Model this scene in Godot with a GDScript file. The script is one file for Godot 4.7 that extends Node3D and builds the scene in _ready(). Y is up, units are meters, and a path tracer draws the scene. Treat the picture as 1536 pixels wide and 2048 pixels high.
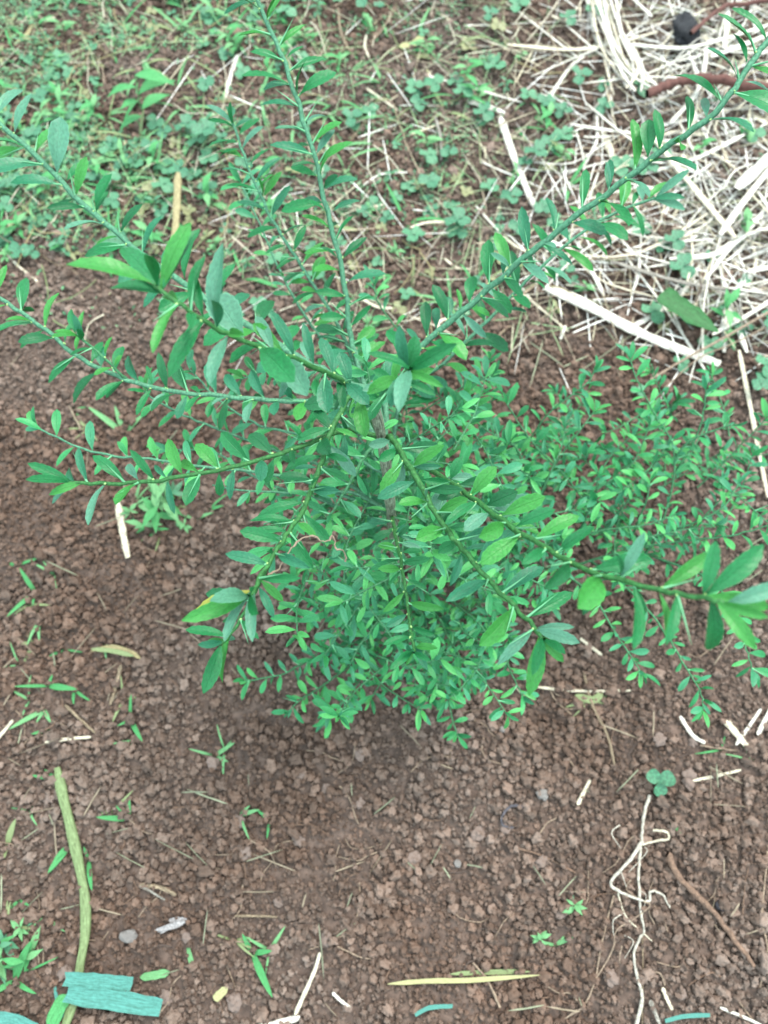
extends Node3D
# A thorny shrub on crumbly garden soil, seen from a standing gardener's height, looking steeply down.

const EYE := 0.85                      # height of the lens above the soil, metres
const TILT := 20.0                     # degrees between the line of sight and straight down
const FOCAL := 1480.0                  # focal length in survey units (the survey grid is 1536 x 2048)

var rng := RandomNumberGenerator.new()
var relief := FastNoiseLite.new()
var patch := FastNoiseLite.new()
var taken := {}
var M := {}

# ------------------------------------------------------------------ basic helpers
func numbered(called: String) -> String:
	var n: int = taken.get(called, 0)
	taken[called] = n + 1
	return called if n == 0 else "%s_%03d" % [called, n]

func tag(o: Node, label: String, category: String, group := "", kind := "") -> void:
	if label: o.set_meta("label", label)
	if category: o.set_meta("category", category)
	if group: o.set_meta("group", group)
	if kind: o.set_meta("kind", kind)

func thing(called: String, label: String, category: String, where := Vector3.ZERO, group := "") -> Node3D:
	var o := Node3D.new()
	o.name = numbered(called)
	add_child(o)
	o.position = where
	tag(o, label, category, group)
	return o

func part(called: String, mesh: Mesh, m: Material, parent: Node, t := Transform3D.IDENTITY) -> MeshInstance3D:
	var o := MeshInstance3D.new()
	o.name = called
	o.mesh = mesh
	o.material_override = m
	o.transform = t
	parent.add_child(o, true)
	return o

func solo(called: String, mesh: Mesh, m: Material, label: String, category: String, where := Vector3.ZERO, group := "") -> MeshInstance3D:
	var o := MeshInstance3D.new()
	o.name = numbered(called)
	o.mesh = mesh
	o.material_override = m
	add_child(o)
	o.position = where
	tag(o, label, category, group)
	return o

func copy_of(proto: Node3D, called: String) -> Node3D:
	var o: Node3D = proto.duplicate()
	o.name = numbered(called)
	add_child(o)
	return o

func rr(a: float, b: float) -> float:
	return rng.randf_range(a, b)

# height of the soil
func gh(x: float, z: float) -> float:
	return relief.get_noise_2d(x, z) * 0.016 + relief.get_noise_2d(x * 4.0 + 31.0, z * 4.0) * 0.006

# a place surveyed in the garden: sight line (u, v) met at height h
func spot(u: float, v: float, h: float) -> Vector3:
	var t := deg_to_rad(TILT)
	var d := Vector3(0, -cos(t), -sin(t)) * FOCAL + Vector3.RIGHT * (u - 768.0) + Vector3(0, sin(t), -cos(t)) * (1024.0 - v)
	return Vector3(0, EYE, 0) + d * ((h - EYE) / d.y)

func soil(u: float, v: float, over := 0.0) -> Vector3:
	var p := spot(u, v, 0.0)
	p = spot(u, v, gh(p.x, p.z) + over)
	return p

# Catmull-Rom through points, n steps to each span
func smooth(p: Array, n: int) -> PackedVector3Array:
	var out := PackedVector3Array()
	for i in p.size() - 1:
		var a: Vector3 = p[maxi(i - 1, 0)]
		var b: Vector3 = p[i]
		var c: Vector3 = p[i + 1]
		var d: Vector3 = p[mini(i + 2, p.size() - 1)]
		for k in n:
			out.append(b.cubic_interpolate(c, a, d, float(k) / n))
	out.append(p[p.size() - 1])
	return out

# ------------------------------------------------------------------ shapes
# a tube along points; r is a Callable (0..1 along) -> radius; flat squashes it across
func tube(pts: PackedVector3Array, r: Callable, sides := 6, flat := 1.0, color: Variant = null, st: SurfaceTool = null) -> SurfaceTool:
	if st == null:
		st = SurfaceTool.new()
		st.begin(Mesh.PRIMITIVE_TRIANGLES)
	st.set_smooth_group(0)
	var n := pts.size()
	var ref := Vector3.UP
	var rings := []
	var total := 0.0
	var along := PackedFloat32Array()
	for i in n:
		if i > 0: total += pts[i].distance_to(pts[i - 1])
		along.append(total)
	for i in n:
		var tan := (pts[mini(i + 1, n - 1)] - pts[maxi(i - 1, 0)]).normalized()
		var side := ref.cross(tan)
		if side.length() < 0.1: side = Vector3.RIGHT.cross(tan)
		side = side.normalized()
		var up := tan.cross(side)
		var ring := []
		var rad: float = r.call(along[i] / maxf(total, 1e-6))
		for k in sides + 1:
			var a := TAU * k / sides
			ring.append([pts[i] + side * cos(a) * rad + up * sin(a) * rad * flat, Vector2(along[i] * 20.0, float(k) / sides), (side * cos(a) * flat + up * sin(a)).normalized()])
		rings.append(ring)
	for i in n - 1:
		for k in sides:
			for q in [[i, k], [i + 1, k], [i + 1, k + 1], [i, k], [i + 1, k + 1], [i, k + 1]]:
				var v: Array = rings[q[0]][q[1]]
				if color != null: st.set_color(color)
				st.set_normal(v[2])
				st.set_uv(v[1])
				st.add_vertex(v[0])
	for e in [0, n - 1]:
		for k in sides:
			var tip := (pts[e] - pts[1 if e == 0 else n - 2]).normalized()
			var a: Array = rings[e][k]
			var b: Array = rings[e][k + 1]
			var tri := [[pts[e], Vector2(along[e] * 20.0, 0.5)], b, a] if e == 0 else [[pts[e], Vector2(along[e] * 20.0, 0.5)], a, b]
			for v in tri:
				if color != null: st.set_color(color)
				st.set_normal(tip)
				st.set_uv(v[1])
				st.add_vertex(v[0])
	return st

# a leaf blade: length 1 along +X, face up +Y. shape: widest place and fullness; returns [verts, normals, uvs, index]
func leaf_arrays(rows: int, cols: int, wide: float, peak: float, fold: float, droop: float, teeth: float, curl := 0.0, blunt := 0.75, root_end := 0.95) -> Array:
	var v := PackedVector3Array()
	var uv := PackedVector2Array()
	var idx := PackedInt32Array()
	for i in rows + 1:
		var t := float(i) / rows
		var w := 0.0
		if t < peak: w = pow(sin(t / peak * PI / 2.0), root_end)
		else: w = pow(maxf(0.0, cos((t - peak) / (1.0 - peak) * PI / 2.0)), blunt)
		w = maxf(w, 0.06) * wide * 0.5
		for k in cols + 1:
			var s := 2.0 * k / cols - 1.0
			var edge := 1.0 + (teeth * (1.0 if i % 2 == 0 else -1.0) if absf(s) > 0.95 and i > 1 and i < rows else 0.0)
			var y := absf(s) * w * fold - droop * t * t + 0.06 * sin(t * PI) + curl * sin(t * 7.0 + s) * 0.02
			v.append(Vector3(t + (0.012 if i % 2 == 0 else -0.012) * absf(s) * (1.0 if teeth > 0.0 else 0.0), y, s * w * edge))
			uv.append(Vector2(t, s * 0.5 + 0.5))
	for i in rows:
		for k in cols:
			var a := i * (cols + 1) + k
			var b := a + cols + 1
			idx.append_array([a, b, b + 1, a, b + 1, a + 1])
	var nrm := PackedVector3Array()
	nrm.resize(v.size())
	for f in range(0, idx.size(), 3):
		var n := (v[idx[f + 2]] - v[idx[f]]).cross(v[idx[f + 1]] - v[idx[f]])
		for q in 3: nrm[idx[f + q]] += n
	for i in nrm.size():
		nrm[i] = nrm[i].normalized()
		if nrm[i].y < 0.0: nrm[i] = -nrm[i]
	return [v, nrm, uv, idx]

func mesh_of(a: Array, colors: Variant = null) -> ArrayMesh:
	var arr := []
	arr.resize(Mesh.ARRAY_MAX)
	arr[Mesh.ARRAY_VERTEX] = a[0]
	arr[Mesh.ARRAY_NORMAL] = a[1]
	arr[Mesh.ARRAY_TEX_UV] = a[2]
	arr[Mesh.ARRAY_INDEX] = a[3]
	if colors != null: arr[Mesh.ARRAY_COLOR] = colors
	var m := ArrayMesh.new()
	m.add_surface_from_arrays(Mesh.PRIMITIVE_TRIANGLES, arr)
	return m

# many leaves joined into one part
class Heap:
	var v := PackedVector3Array()
	var n := PackedVector3Array()
	var u := PackedVector2Array()
	var c := PackedColorArray()
	var i := PackedInt32Array()
	func put(a: Array, t: Transform3D, col: Color) -> void:
		var first := v.size()
		var turn := t.basis.inverse().transposed()
		for k in a[0].size():
			v.append(t * a[0][k])
			n.append((turn * a[1][k]).normalized())
			c.append(col)
		u.append_array(a[2])
		for k in a[3]: i.append(first + k)

# a lump: a rounded, dented ball
func lump(seed_: int, dent: float, fine := 1) -> ArrayMesh:
	var noise := FastNoiseLite.new()
	noise.seed = seed_
	noise.frequency = 0.9
	var v := PackedVector3Array()
	var uv := PackedVector2Array()
	var idx := PackedInt32Array()
	var g := (1.0 + sqrt(5.0)) / 2.0
	var base := [[-1, g, 0], [1, g, 0], [-1, -g, 0], [1, -g, 0], [0, -1, g], [0, 1, g], [0, -1, -g], [0, 1, -g], [g, 0, -1], [g, 0, 1], [-g, 0, -1], [-g, 0, 1]]
	for b in base: v.append(Vector3(b[0], b[1], b[2]).normalized())
	var faces := [[0, 11, 5], [0, 5, 1], [0, 1, 7], [0, 7, 10], [0, 10, 11], [1, 5, 9], [5, 11, 4], [11, 10, 2], [10, 7, 6], [7, 1, 8], [3, 9, 4], [3, 4, 2], [3, 2, 6], [3, 6, 8], [3, 8, 9], [4, 9, 5], [2, 4, 11], [6, 2, 10], [8, 6, 7], [9, 8, 1]]
	for s in fine:
		var mids := {}
		var next := []
		for f in faces:
			var m := []
			for e in [[0, 1], [1, 2], [2, 0]]:
				var a: int = f[e[0]]
				var b: int = f[e[1]]
				var key := Vector2i(mini(a, b), maxi(a, b))
				if not mids.has(key):
					mids[key] = v.size()
					v.append((v[a] + v[b]).normalized())
				m.append(mids[key])
			next.append_array([[f[0], m[0], m[2]], [f[1], m[1], m[0]], [f[2], m[2], m[1]], [m[0], m[1], m[2]]])
		faces = next
	for i in v.size():
		var p := v[i]
		v[i] = p * (1.0 + dent * noise.get_noise_3dv(p * 1.3) * 2.0 + dent * 0.7 * noise.get_noise_3dv(p * 3.1 + Vector3(9, 3, 1)))
		uv.append(Vector2(atan2(p.z, p.x) / TAU, p.y))
	for f in faces: idx.append_array([f[0], f[2], f[1]])
	var nrm := PackedVector3Array()
	nrm.resize(v.size())
	for f in range(0, idx.size(), 3):
		var n := (v[idx[f + 2]] - v[idx[f]]).cross(v[idx[f + 1]] - v[idx[f]])
		for q in 3: nrm[idx[f + q]] += n
	for i in nrm.size(): nrm[i] = nrm[i].normalized()
	return mesh_of([v, nrm, uv, idx])

# ------------------------------------------------------------------ materials
func mat(col: Color, rough := 0.7) -> StandardMaterial3D:
	var m := StandardMaterial3D.new()
	m.albedo_color = col.linear_to_srgb()
	m.roughness = rough
	m.cull_mode = BaseMaterial3D.CULL_DISABLED
	return m

func noise_image(size: int, freq: float, seed_: int, lo: float, hi: float) -> ImageTexture:
	var n := FastNoiseLite.new()
	n.seed = seed_
	n.frequency = freq
	n.fractal_octaves = 4
	var im := n.get_seamless_image(size, size)
	im.convert(Image.FORMAT_RGB8)
	for y in size:
		for x in size:
			var g := lerpf(lo, hi, im.get_pixel(x, y).r)
			im.set_pixel(x, y, Color(g, g, g))
	return ImageTexture.create_from_image(im)

# leaf print: netted veins, pale midrib and pale toothed rim
func leaf_print() -> Array:
	var im := Image.create(256, 128, false, Image.FORMAT_RGB8)
	var hm := Image.create(256, 128, false, Image.FORMAT_RGB8)
	var n := FastNoiseLite.new()
	n.seed = 5
	n.frequency = 0.045
	for y in 128:
		for x in 256:
			var t := x / 255.0
			var s := absf(y / 127.0 * 2.0 - 1.0)
			var vein := pow(absf(sin((t * 9.0 - s * 1.5) * PI)), 14.0) * 0.5
			vein = 1.0 - pow(absf(sin((t * 8.0 - s * 1.3) * PI)), 0.22)
			var mid := clampf(1.0 - s / 0.06, 0.0, 1.0)
			var rim := clampf((s - 0.90) / 0.08, 0.0, 1.0)
			var g := 0.80 + 0.12 * n.get_noise_2d(x, y) + 0.05 * n.get_noise_2d(x * 4.0, y * 4.0)
			var c := Color(g, g, g)
			c = c.lerp(Color(0.90, 0.88, 0.88), vein * 0.5)
			c = c.lerp(Color(1.0, 0.95, 0.96), mid * 0.8)
			c = c.lerp(Color(1.0, 0.97, 0.98), rim * 0.8)
			var fleck := n.get_noise_2d(x * 1.7 + 400.0, y * 1.7)
			if fleck > 0.52: c = c.lerp(Color(0.97, 0.90, 0.62), clampf((fleck - 0.52) * 9.0, 0.0, 0.6))
			im.set_pixel(x, y, c)
			var h := 0.55 + 0.10 * n.get_noise_2d(x * 2.0, y * 2.0) - vein * 0.25 - mid * 0.45
			hm.set_pixel(x, y, Color(h, h, h))
	im.generate_mipmaps()
	return [ImageTexture.create_from_image(im), ImageTexture.create_from_image(hm)]

func fibre_print(seed_: int, contrast: float) -> ImageTexture:
	var im := Image.create(256, 64, false, Image.FORMAT_RGB8)
	var n := FastNoiseLite.new()
	n.seed = seed_
	n.frequency = 0.11
	for y in 64:
		for x in 256:
			var g := 1.0 - contrast * clampf(0.5 + 0.9 * n.get_noise_2d(x * 0.12, y * 3.0) + 0.35 * n.get_noise_2d(x * 0.6, y * 0.8 + 90.0), 0.0, 1.0)
			im.set_pixel(x, y, Color(g, g * (1.0 - 0.05 * (1.0 - g)), g * (1.0 - 0.15 * (1.0 - g))))
	return ImageTexture.create_from_image(im)

func make_materials() -> void:
	var lp := leaf_print()
	var tints := {
		"leaf_dark": Color(0.014, 0.145, 0.048), "leaf_mid": Color(0.019, 0.205, 0.062), "leaf_blue": Color(0.030, 0.200, 0.098), "leaf_yellow": Color(0.30, 0.33, 0.05),
		"leaf_pale": Color(0.100, 0.300, 0.185), "leaf_fresh": Color(0.050, 0.290, 0.055), "leaf_all": Color(1, 1, 1), "weed": Color(1, 1, 1)}
	tints_of_leaf = tints
	for k in tints:
		var m := mat(tints[k], 0.36)
		m.albedo_texture = lp[0]
		m.heightmap_enabled = true
		m.heightmap_texture = lp[1]
		m.heightmap_scale = 0.06
		m.metallic_specular = 0.34
		m.backlight_enabled = true
		m.backlight = Color(0.36, 0.46, 0.10)
		if k == "leaf_all" or k == "weed": m.vertex_color_use_as_albedo = true
		if k == "weed":
			m.roughness = 0.6
			m.metallic_specular = 0.3
		M[k] = m
	var grain := noise_image(256, 0.03, 11, 0.55, 1.0)
	var bump := noise_image(256, 0.05, 12, 0.0, 1.0)
	M.stem = mat(Color(0.100, 0.290, 0.165), 0.55)
	M.stem_green = mat(Color(0.050, 0.200, 0.055), 0.5)
	M.twig = mat(Color(0.080, 0.270, 0.120), 0.55)
	M.thorn = mat(Color(0.100, 0.320, 0.150), 0.45)
	M.bud = mat(Color(0.26, 0.42, 0.14), 0.6)
	M.petiole = mat(Color(0.16, 0.32, 0.14), 0.6)
	for k in ["stem", "stem_green", "twig", "petiole"]:
		M[k].albedo_texture = grain
		M[k].uv1_triplanar = true
		M[k].uv1_scale = Vector3.ONE * 40.0
		M[k].heightmap_enabled = true
		M[k].heightmap_texture = bump
		M[k].heightmap_scale = 0.05
		M[k].metallic_specular = 0.3
	M.bark = mat(Color(0.30, 0.37, 0.26), 0.85)
	M.bark.albedo_texture = fibre_print(3, 0.55)
	M.bark.uv1_scale = Vector3(0.6, 1.0, 1.0)
	M.bark.heightmap_enabled = true
	M.bark.heightmap_texture = fibre_print(3, 0.9)
	M.bark.heightmap_scale = 0.12
	var fib := fibre_print(21, 0.5)
	var fib_soft := fibre_print(23, 0.28)
	var fib2 := fibre_print(22, 0.7)
	for a in [["straw_white", Color(0.86, 0.83, 0.74), fib], ["straw_pale", Color(0.78, 0.71, 0.55), fib], ["straw_tan", Color(0.40, 0.30, 0.19), fib2], ["straw_grey", Color(0.40, 0.37, 0.32), fib2], ["straw_yellow", Color(0.46, 0.39, 0.19), fib]]:
		var m := mat(a[1], 0.65)
		m.albedo_texture = a[2]
		m.heightmap_enabled = true
		m.heightmap_texture = a[2]
		m.heightmap_scale = 0.05
		M[a[0]] = m
	for a in [["root_white", Color(0.62, 0.57, 0.47)], ["root_red", Color(0.165, 0.062, 0.046)], ["root_brown", Color(0.25, 0.15, 0.098)], ["root_pale", Color(0.38, 0.275, 0.19)], ["root_dark", Color(0.12, 0.08, 0.062)], ["charcoal", Color(0.028, 0.030, 0.036)], ["stone", Color(0.52, 0.47, 0.43)], ["paper", Color(0.42, 0.39, 0.38)], ["slate", Color(0.11, 0.10, 0.115)]]:
		var m := mat(a[1], 0.85)
		m.albedo_texture = grain
		m.uv1_triplanar = true
		m.uv1_scale = Vector3.ONE * 30.0
		m.heightmap_enabled = true
		m.heightmap_texture = bump
		m.heightmap_scale = 0.12
		M[a[0]] = m
	for a in [["grass", Color(0.080, 0.310, 0.110)], ["grass_pale", Color(0.155, 0.365, 0.160)], ["grass_blue", Color(0.085, 0.265, 0.225)], ["grass_old", Color(0.24, 0.30, 0.145)], ["blade_yellow", Color(0.40, 0.39, 0.20)], ["blade_green", Color(0.035, 0.140, 0.045)], ["stalk_dull", Color(0.36, 0.31, 0.17)], ["stalk_green", Color(0.20, 0.27, 0.125)]]:
		var m := mat(a[1], 0.5)
		m.albedo_texture = fib_soft
		m.metallic_specular = 0.25
		m.heightmap_enabled = true
		m.heightmap_texture = fib_soft
		m.heightmap_scale = 0.02
		m.backlight_enabled = true
		m.backlight = Color(0.30, 0.42, 0.10)
		M[a[0]] = m
	for a in [["clover", Color(0.085, 0.290, 0.140)], ["clover_dark", Color(0.060, 0.240, 0.118)], ["clover_yellow", Color(0.30, 0.31, 0.14)]]:
		var m := mat(a[1], 0.6)
		m.albedo_texture = grain
		m.uv1_triplanar = true
		m.uv1_scale = Vector3.ONE * 22.0
		m.backlight_enabled = true
		m.backlight = Color(0.30, 0.42, 0.12)
		M[a[0]] = m
	M.soil = mat(Color(0.150, 0.100, 0.077), 1.0)  # base colour darkened to carry the shade that falls between the crumbs
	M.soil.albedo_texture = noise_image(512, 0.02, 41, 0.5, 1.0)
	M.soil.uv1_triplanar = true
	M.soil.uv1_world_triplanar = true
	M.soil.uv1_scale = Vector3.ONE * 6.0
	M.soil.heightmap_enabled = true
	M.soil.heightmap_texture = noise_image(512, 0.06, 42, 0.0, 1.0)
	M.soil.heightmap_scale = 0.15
	M.crumb = mat(Color(1, 1, 1), 0.95)
	M.crumb.vertex_color_use_as_albedo = true
	M.crumb.albedo_texture = noise_image(256, 0.06, 43, 0.62, 1.0)
	M.crumb.uv1_triplanar = true
	M.crumb.uv1_scale = Vector3.ONE * 0.45
	M.crumb.heightmap_enabled = true
	M.crumb.heightmap_texture = bump
	M.crumb.heightmap_scale = 0.05
	M.crumb.metallic_specular = 0.25
	M.fill = mat(Color(1, 1, 1), 0.6)
	M.fill.vertex_color_use_as_albedo = true
	M.fill.albedo_texture = fib
	M.fill.backlight_enabled = true
	M.fill.backlight = Color(0.30, 0.40, 0.14)

# ------------------------------------------------------------------ the shrub
var shrub: Node3D
var blades := {}          # leaf shapes, as arrays
var blade_mesh := {}      # and as meshes
var heap := Heap.new()    # the small leaves that stay joined
var thorn_heap: SurfaceTool
var thorn_mesh: ArrayMesh
var bud_mesh: ArrayMesh
var singles := 0
var single_thorns := 0
var tints_of_leaf := {}

func pick_tint(young: float) -> String:
	var q := rng.randf()
	if q < 0.003: return "leaf_yellow"
	if q < 0.10 + 0.22 * young: return "leaf_fresh"
	if q < 0.36: return "leaf_dark"
	if q < 0.68: return "leaf_mid"
	if q > 0.88: return "leaf_pale"
	return "leaf_blue"

func leaf_at(p: Vector3, tangent: Vector3, outward: Vector3, size: float, form: String, rise: float) -> Transform3D:
	var d := (tangent * rise + outward).normalized()
	var face := (Vector3.UP * 0.9 + tangent * 0.12 + Vector3(rr(-0.45, 0.45), rr(-0.2, 0.3), rr(-0.45, 0.45)))
	face = (face - d * face.dot(d)).normalized()
	var across := d.cross(face).normalized()
	return Transform3D(Basis(d * size, face * size, across * size * rr(0.85, 1.12)), p)

# pts: surveyed [u, v, h] triples flattened. big: the leaves are single sub-parts
func branch(pts: Array, r0: float, r1: float, size: float, step: float, big: bool, stem_mat: String, rosette := true, bare := 0.0, form := "mix", thorny := 0.65) -> void:
	var way := []
	for i in range(0, pts.size(), 3): way.append(spot(pts[i], pts[i + 1], pts[i + 2]))
	branch_3d(way, r0, r1, size, step, big, stem_mat, rosette, bare, form, thorny)

func branch_3d(way: Array, r0: float, r1: float, size: float, step: float, big: bool, stem_mat: String, rosette := true, bare := 0.0, form := "mix", thorny := 0.65) -> void:
	var p := smooth(way, 6)
	# slight zigzag from node to node, as real shoots have
	for i in range(1, p.size() - 1): p[i] += Vector3(rr(-1, 1), rr(-1, 1), rr(-1, 1)) * r0 * 0.35
	var st := tube(p, func(t): return lerpf(r0, r1, pow(t, 0.8)), 7 if big else 5)
	var o := part("branch" if big else "twig", st.commit(), M[stem_mat], shrub)
	var total := 0.0
	for i in p.size() - 1: total += p[i].distance_to(p[i + 1])
	var s := maxf(step * 0.6, bare * total)
	var seg := 0
	var done := 0.0
	var angle := 0.0
	var flip := 1.0 if rng.randf() < 0.5 else -1.0
	var buds := SurfaceTool.new()
	buds.begin(Mesh.PRIMITIVE_TRIANGLES)
	var any := false
	while s < total - step * 0.3:
		while seg < p.size() - 2 and done + p[seg].distance_to(p[seg + 1]) < s:
			done += p[seg].distance_to(p[seg + 1])
			seg += 1
		var a := p[seg]
		var b := p[seg + 1]
		var tangent := (b - a).normalized()
		var at := a.lerp(b, clampf((s - done) / maxf(a.distance_to(b), 1e-5), 0.0, 1.0))
		var side := tangent.cross(Vector3.UP).normalized()
		var up := side.cross(tangent)
		var t := s / total
		flip = -flip
		angle = (0.0 if flip > 0.0 else PI) + rr(-0.75, 0.75)
		# shoots carry their leaves mostly to both sides and above
		var outward := (side * cos(angle) + up * (sin(angle) * 0.65 + 0.12)).normalized()
		var rad := lerpf(r0, r1, pow(t, 0.8))
		var len_ := size * rr(0.72, 1.12) * (0.75 + 0.28 * t)
		var f := form
		if f == "mix": f = ("slim" if rng.randf() < t * 0.9 else "oval") if big else ("small_slim" if rng.randf() < 0.4 else "small_oval")
		if not big and not f.begins_with("small"): f = "small_oval"
		var n := 1 + (1 if rng.randf() < 0.5 else 0)
		for q in n:
			var out_q := outward if q == 0 else outward.rotated(tangent, (rr(0.5, 1.1) if rng.randf() < 0.4 else rr(2.2, 3.6)) * (1 if rng.randf() < 0.5 else -1))
			put_leaf(o, at + out_q * rad, tangent, out_q, len_ * (1.0 if q == 0 else 0.7), f, rr(0.05, 0.75), big, t)
		if rng.randf() < thorny:
			var od := outward.rotated(tangent, rr(-0.5, 0.5))
			var d := (od + tangent * rr(0.3, 0.9)).normalized()
			var l := rr(0.013, 0.026) * (1.0 if big else 0.6)
			var tt := Transform3D(Basis.looking_at(d, Vector3(0.31, 0.9, 0.2)) * Basis.from_scale(Vector3(1, 1, l / 0.02)), at + od * rad * 0.6)
			if big and single_thorns < 300:
				part("thorn", thorn_mesh, M.thorn, o, tt)
				single_thorns += 1
			else: thorn_heap.append_from(thorn_mesh, 0, tt)
		if big and rng.randf() < 0.6:
			for q in 2:
				any = true
				buds.append_from(bud_mesh, 0, Transform3D(Basis.from_scale(Vector3.ONE * rr(0.0004, 0.0009)), at + (outward + Vector3(rr(-.5, .5), rr(0, .8), rr(-.5, .5))).normalized() * rad * 1.05))
		s += step * rr(0.75, 1.25)
	if rosette:
		var e := p[p.size() - 1]
		var tangent := (e - p[p.size() - 3]).normalized()
		var side := tangent.cross(Vector3.UP)
		if side.length() < 0.2: side = Vector3.RIGHT
		side = side.normalized()
		var turn := rr(0, TAU)
		var n := 5 if big else 4
		for k in n:
			turn += TAU / n * rr(0.85, 1.15)
			var outward := side.rotated(tangent, turn)
			put_leaf(o, e - tangent * 0.002 * k, tangent, outward, size * rr(0.55, 1.2) * (1.02 if big else 1.0), "slim" if big else "small_slim", rr(0.2, 2.2), big, 1.0)
	if any:
		var b := part("buds", buds.commit(), M.bud, o)
		b.set_meta("kind", "stuff")

func put_leaf(o: Node3D, at: Vector3, tangent: Vector3, outward: Vector3, size: float, form: String, rise: float, big: bool, young: float) -> void:
	var t := leaf_at(at, tangent, outward, size, form, rise)
	var pickv := "%s_%d" % [form, rng.randi() % 4]
	if big and singles < 310:
		part("leaf", blade_mesh[pickv], M[pick_tint(young)], o, t)
		singles += 1
	elif big:
		heap.put(blades[pickv], t, tints_of_leaf[pick_tint(young)])
	else:
		var tint: Color = [Color(0.034, 0.250, 0.088), Color(0.050, 0.330, 0.108), Color(0.095, 0.440, 0.125), Color(0.060, 0.310, 0.148)][rng.randi() % 4]
		heap.put(blades[pickv], t, tint * rr(0.85, 1.15))

func build_shrub() -> void:
	for v in 4:
		blades["slim_%d" % v] = leaf_arrays(14, 4, rr(0.22, 0.285), rr(0.50, 0.58), rr(0.30, 0.55), rr(0.03, 0.20), 0.028, rr(-1, 1), 0.48)
		blades["oval_%d" % v] = leaf_arrays(14, 4, rr(0.31, 0.42), rr(0.56, 0.66), rr(0.25, 0.50), rr(0.00, 0.14), 0.04, rr(-1, 1), 0.40, 1.15)
		blades["small_slim_%d" % v] = leaf_arrays(8, 2, rr(0.23, 0.29), rr(0.50, 0.60), rr(0.3, 0.5), rr(0.0, 0.15), 0.0, 0.0, 0.45)
		blades["small_oval_%d" % v] = leaf_arrays(8, 2, rr(0.29, 0.37), rr(0.56, 0.66), rr(0.2, 0.5), rr(0.0, 0.12), 0.0, 0.0, 0.38, 1.1)
	for k in blades: blade_mesh[k] = mesh_of(blades[k])
	thorn_mesh = tube(PackedVector3Array([Vector3.ZERO, Vector3(0, 0.0002, -0.010), Vector3(0, 0, -0.02)]), func(t): return 0.00085 * (1.02 - t), 5).commit()
	bud_mesh = lump(77, 0.1, 0)
	thorn_heap = SurfaceTool.new()
	thorn_heap.begin(Mesh.PRIMITIVE_TRIANGLES)
	var foot := soil(800, 1255, -0.01)
	shrub = thing("thorny_shrub", "thorny green shrub with slender arching shoots growing from bare brown soil", "shrub", Vector3.ZERO)
	var trunk_way := [foot, spot(797, 1190, 0.07), spot(791, 1110, 0.16), spot(783, 1030, 0.25), spot(774, 950, 0.325), spot(764, 880, 0.375), spot(748, 815, 0.42)]
	part("trunk", tube(smooth(trunk_way, 6), func(t): return lerpf(0.0062, 0.0036, t) * (1.0 + 0.12 * sin(t * 47.0)), 9).commit(), M.bark, shrub)
	# --- long shoots of the upper shrub
	branch([748, 815, .42, 690, 765, .455, 610, 725, .485, 520, 695, .51, 430, 655, .53, 355, 605, .545, 308, 568, .55], .0020, .0011, .037, .0085, true, "stem_green", true, 0.12)
	branch([748, 815, .42, 775, 785, .455, 800, 758, .49, 820, 738, .515], .0019, .0011, .028, .0095, true, "stem_green")
	branch([764, 880, .375, 712, 790, .385, 668, 850, .395, 640, 935, .40, 600, 1030, .415, 560, 1090, .43, 530, 1140, .44, 497, 1192, .455], .0024, .0012, .032, .0110, true, "stem_green", true, 0.18)
	branch([540, 1125, .435, 510, 1185, .42, 470, 1255, .41, 442, 1288, .405], .0014, .0010, .026, .011, true, "stem_green", true, 0.3)
	branch([764, 880, .375, 785, 880, .385, 830, 950, .40, 880, 1040, .41, 935, 1110, .42, 990, 1175, .43, 1050, 1235, .44, 1088, 1280, .45], .0024, .0013, .032, .0110, true, "stem_green", true, 0.08)
	branch([774, 950, .325, 850, 935, .36, 955, 1005, .42, 1060, 1078, .465, 1180, 1140, .50, 1300, 1175, .52, 1400, 1195, .535, 1450, 1208, .54], .0023, .0012, .031, .0105, true, "stem_green", true, 0.25)
	branch([783, 1030, .25, 795, 1090, .31, 806, 1145, .35, 814, 1205, .365, 822, 1260, .375, 828, 1305, .385], .0017, .0010, .023, .0105, true, "stem_green")
	branch([764, 880, .375, 700, 860, .385, 600, 893, .395, 480, 930, .405, 360, 955, .415, 240, 968, .42, 138, 965, .425], .0020, .0012, .028, .0105, true, "stem_green", true, 0.1)
	branch([774, 950, .30, 730, 840, .30, 650, 808, .305, 560, 802, .31, 420, 790, .32, 290, 772, .33, 180, 728, .34, 90, 660, .35, 0, 598, .355, -70, 560, .36], .0024, .0016, .032, .0108, true, "stem", false, 0.12)
	branch([255, 760, .332, 215, 722, .35, 178, 690, .36, 152, 668, .37], .0012, .0009, .024, .010, true, "twig", true, 0.3)
	branch([774, 950, .30, 748, 800, .30, 660, 750, .305, 560, 692, .31, 420, 605, .32, 300, 520, .33, 190, 430, .345, 60, 300, .36, -50, 205, .37], .0035, .0022, .041, .0125, true, "stem", false, 0.22)
	branch([774, 950, .28, 735, 790, .285, 705, 690, .29, 688, 560, .32, 655, 420, .35, 622, 290, .38, 570, 130, .41, 515, 0, .43, 480, -80, .44], .0029, .0017, .036, .0098, true, "stem", false, 0.14, "mix")
	branch([783, 1030, .24, 730, 800, .26, 680, 660, .275, 605, 535, .295, 545, 440, .31, 495, 330, .325, 463, 240, .335], .0023, .0013, .030, .0090, true, "stem", true, 0.22)
	branch([774, 950, .29, 775, 775, .30, 840, 695, .31, 960, 592, .34, 1060, 505, .37, 1170, 420, .40, 1300, 320, .43, 1430, 225, .46, 1500, 130, .475, 1560, 50, .485], .0032, .0021, .040, .0112, true, "stem", false, 0.22)
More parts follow.
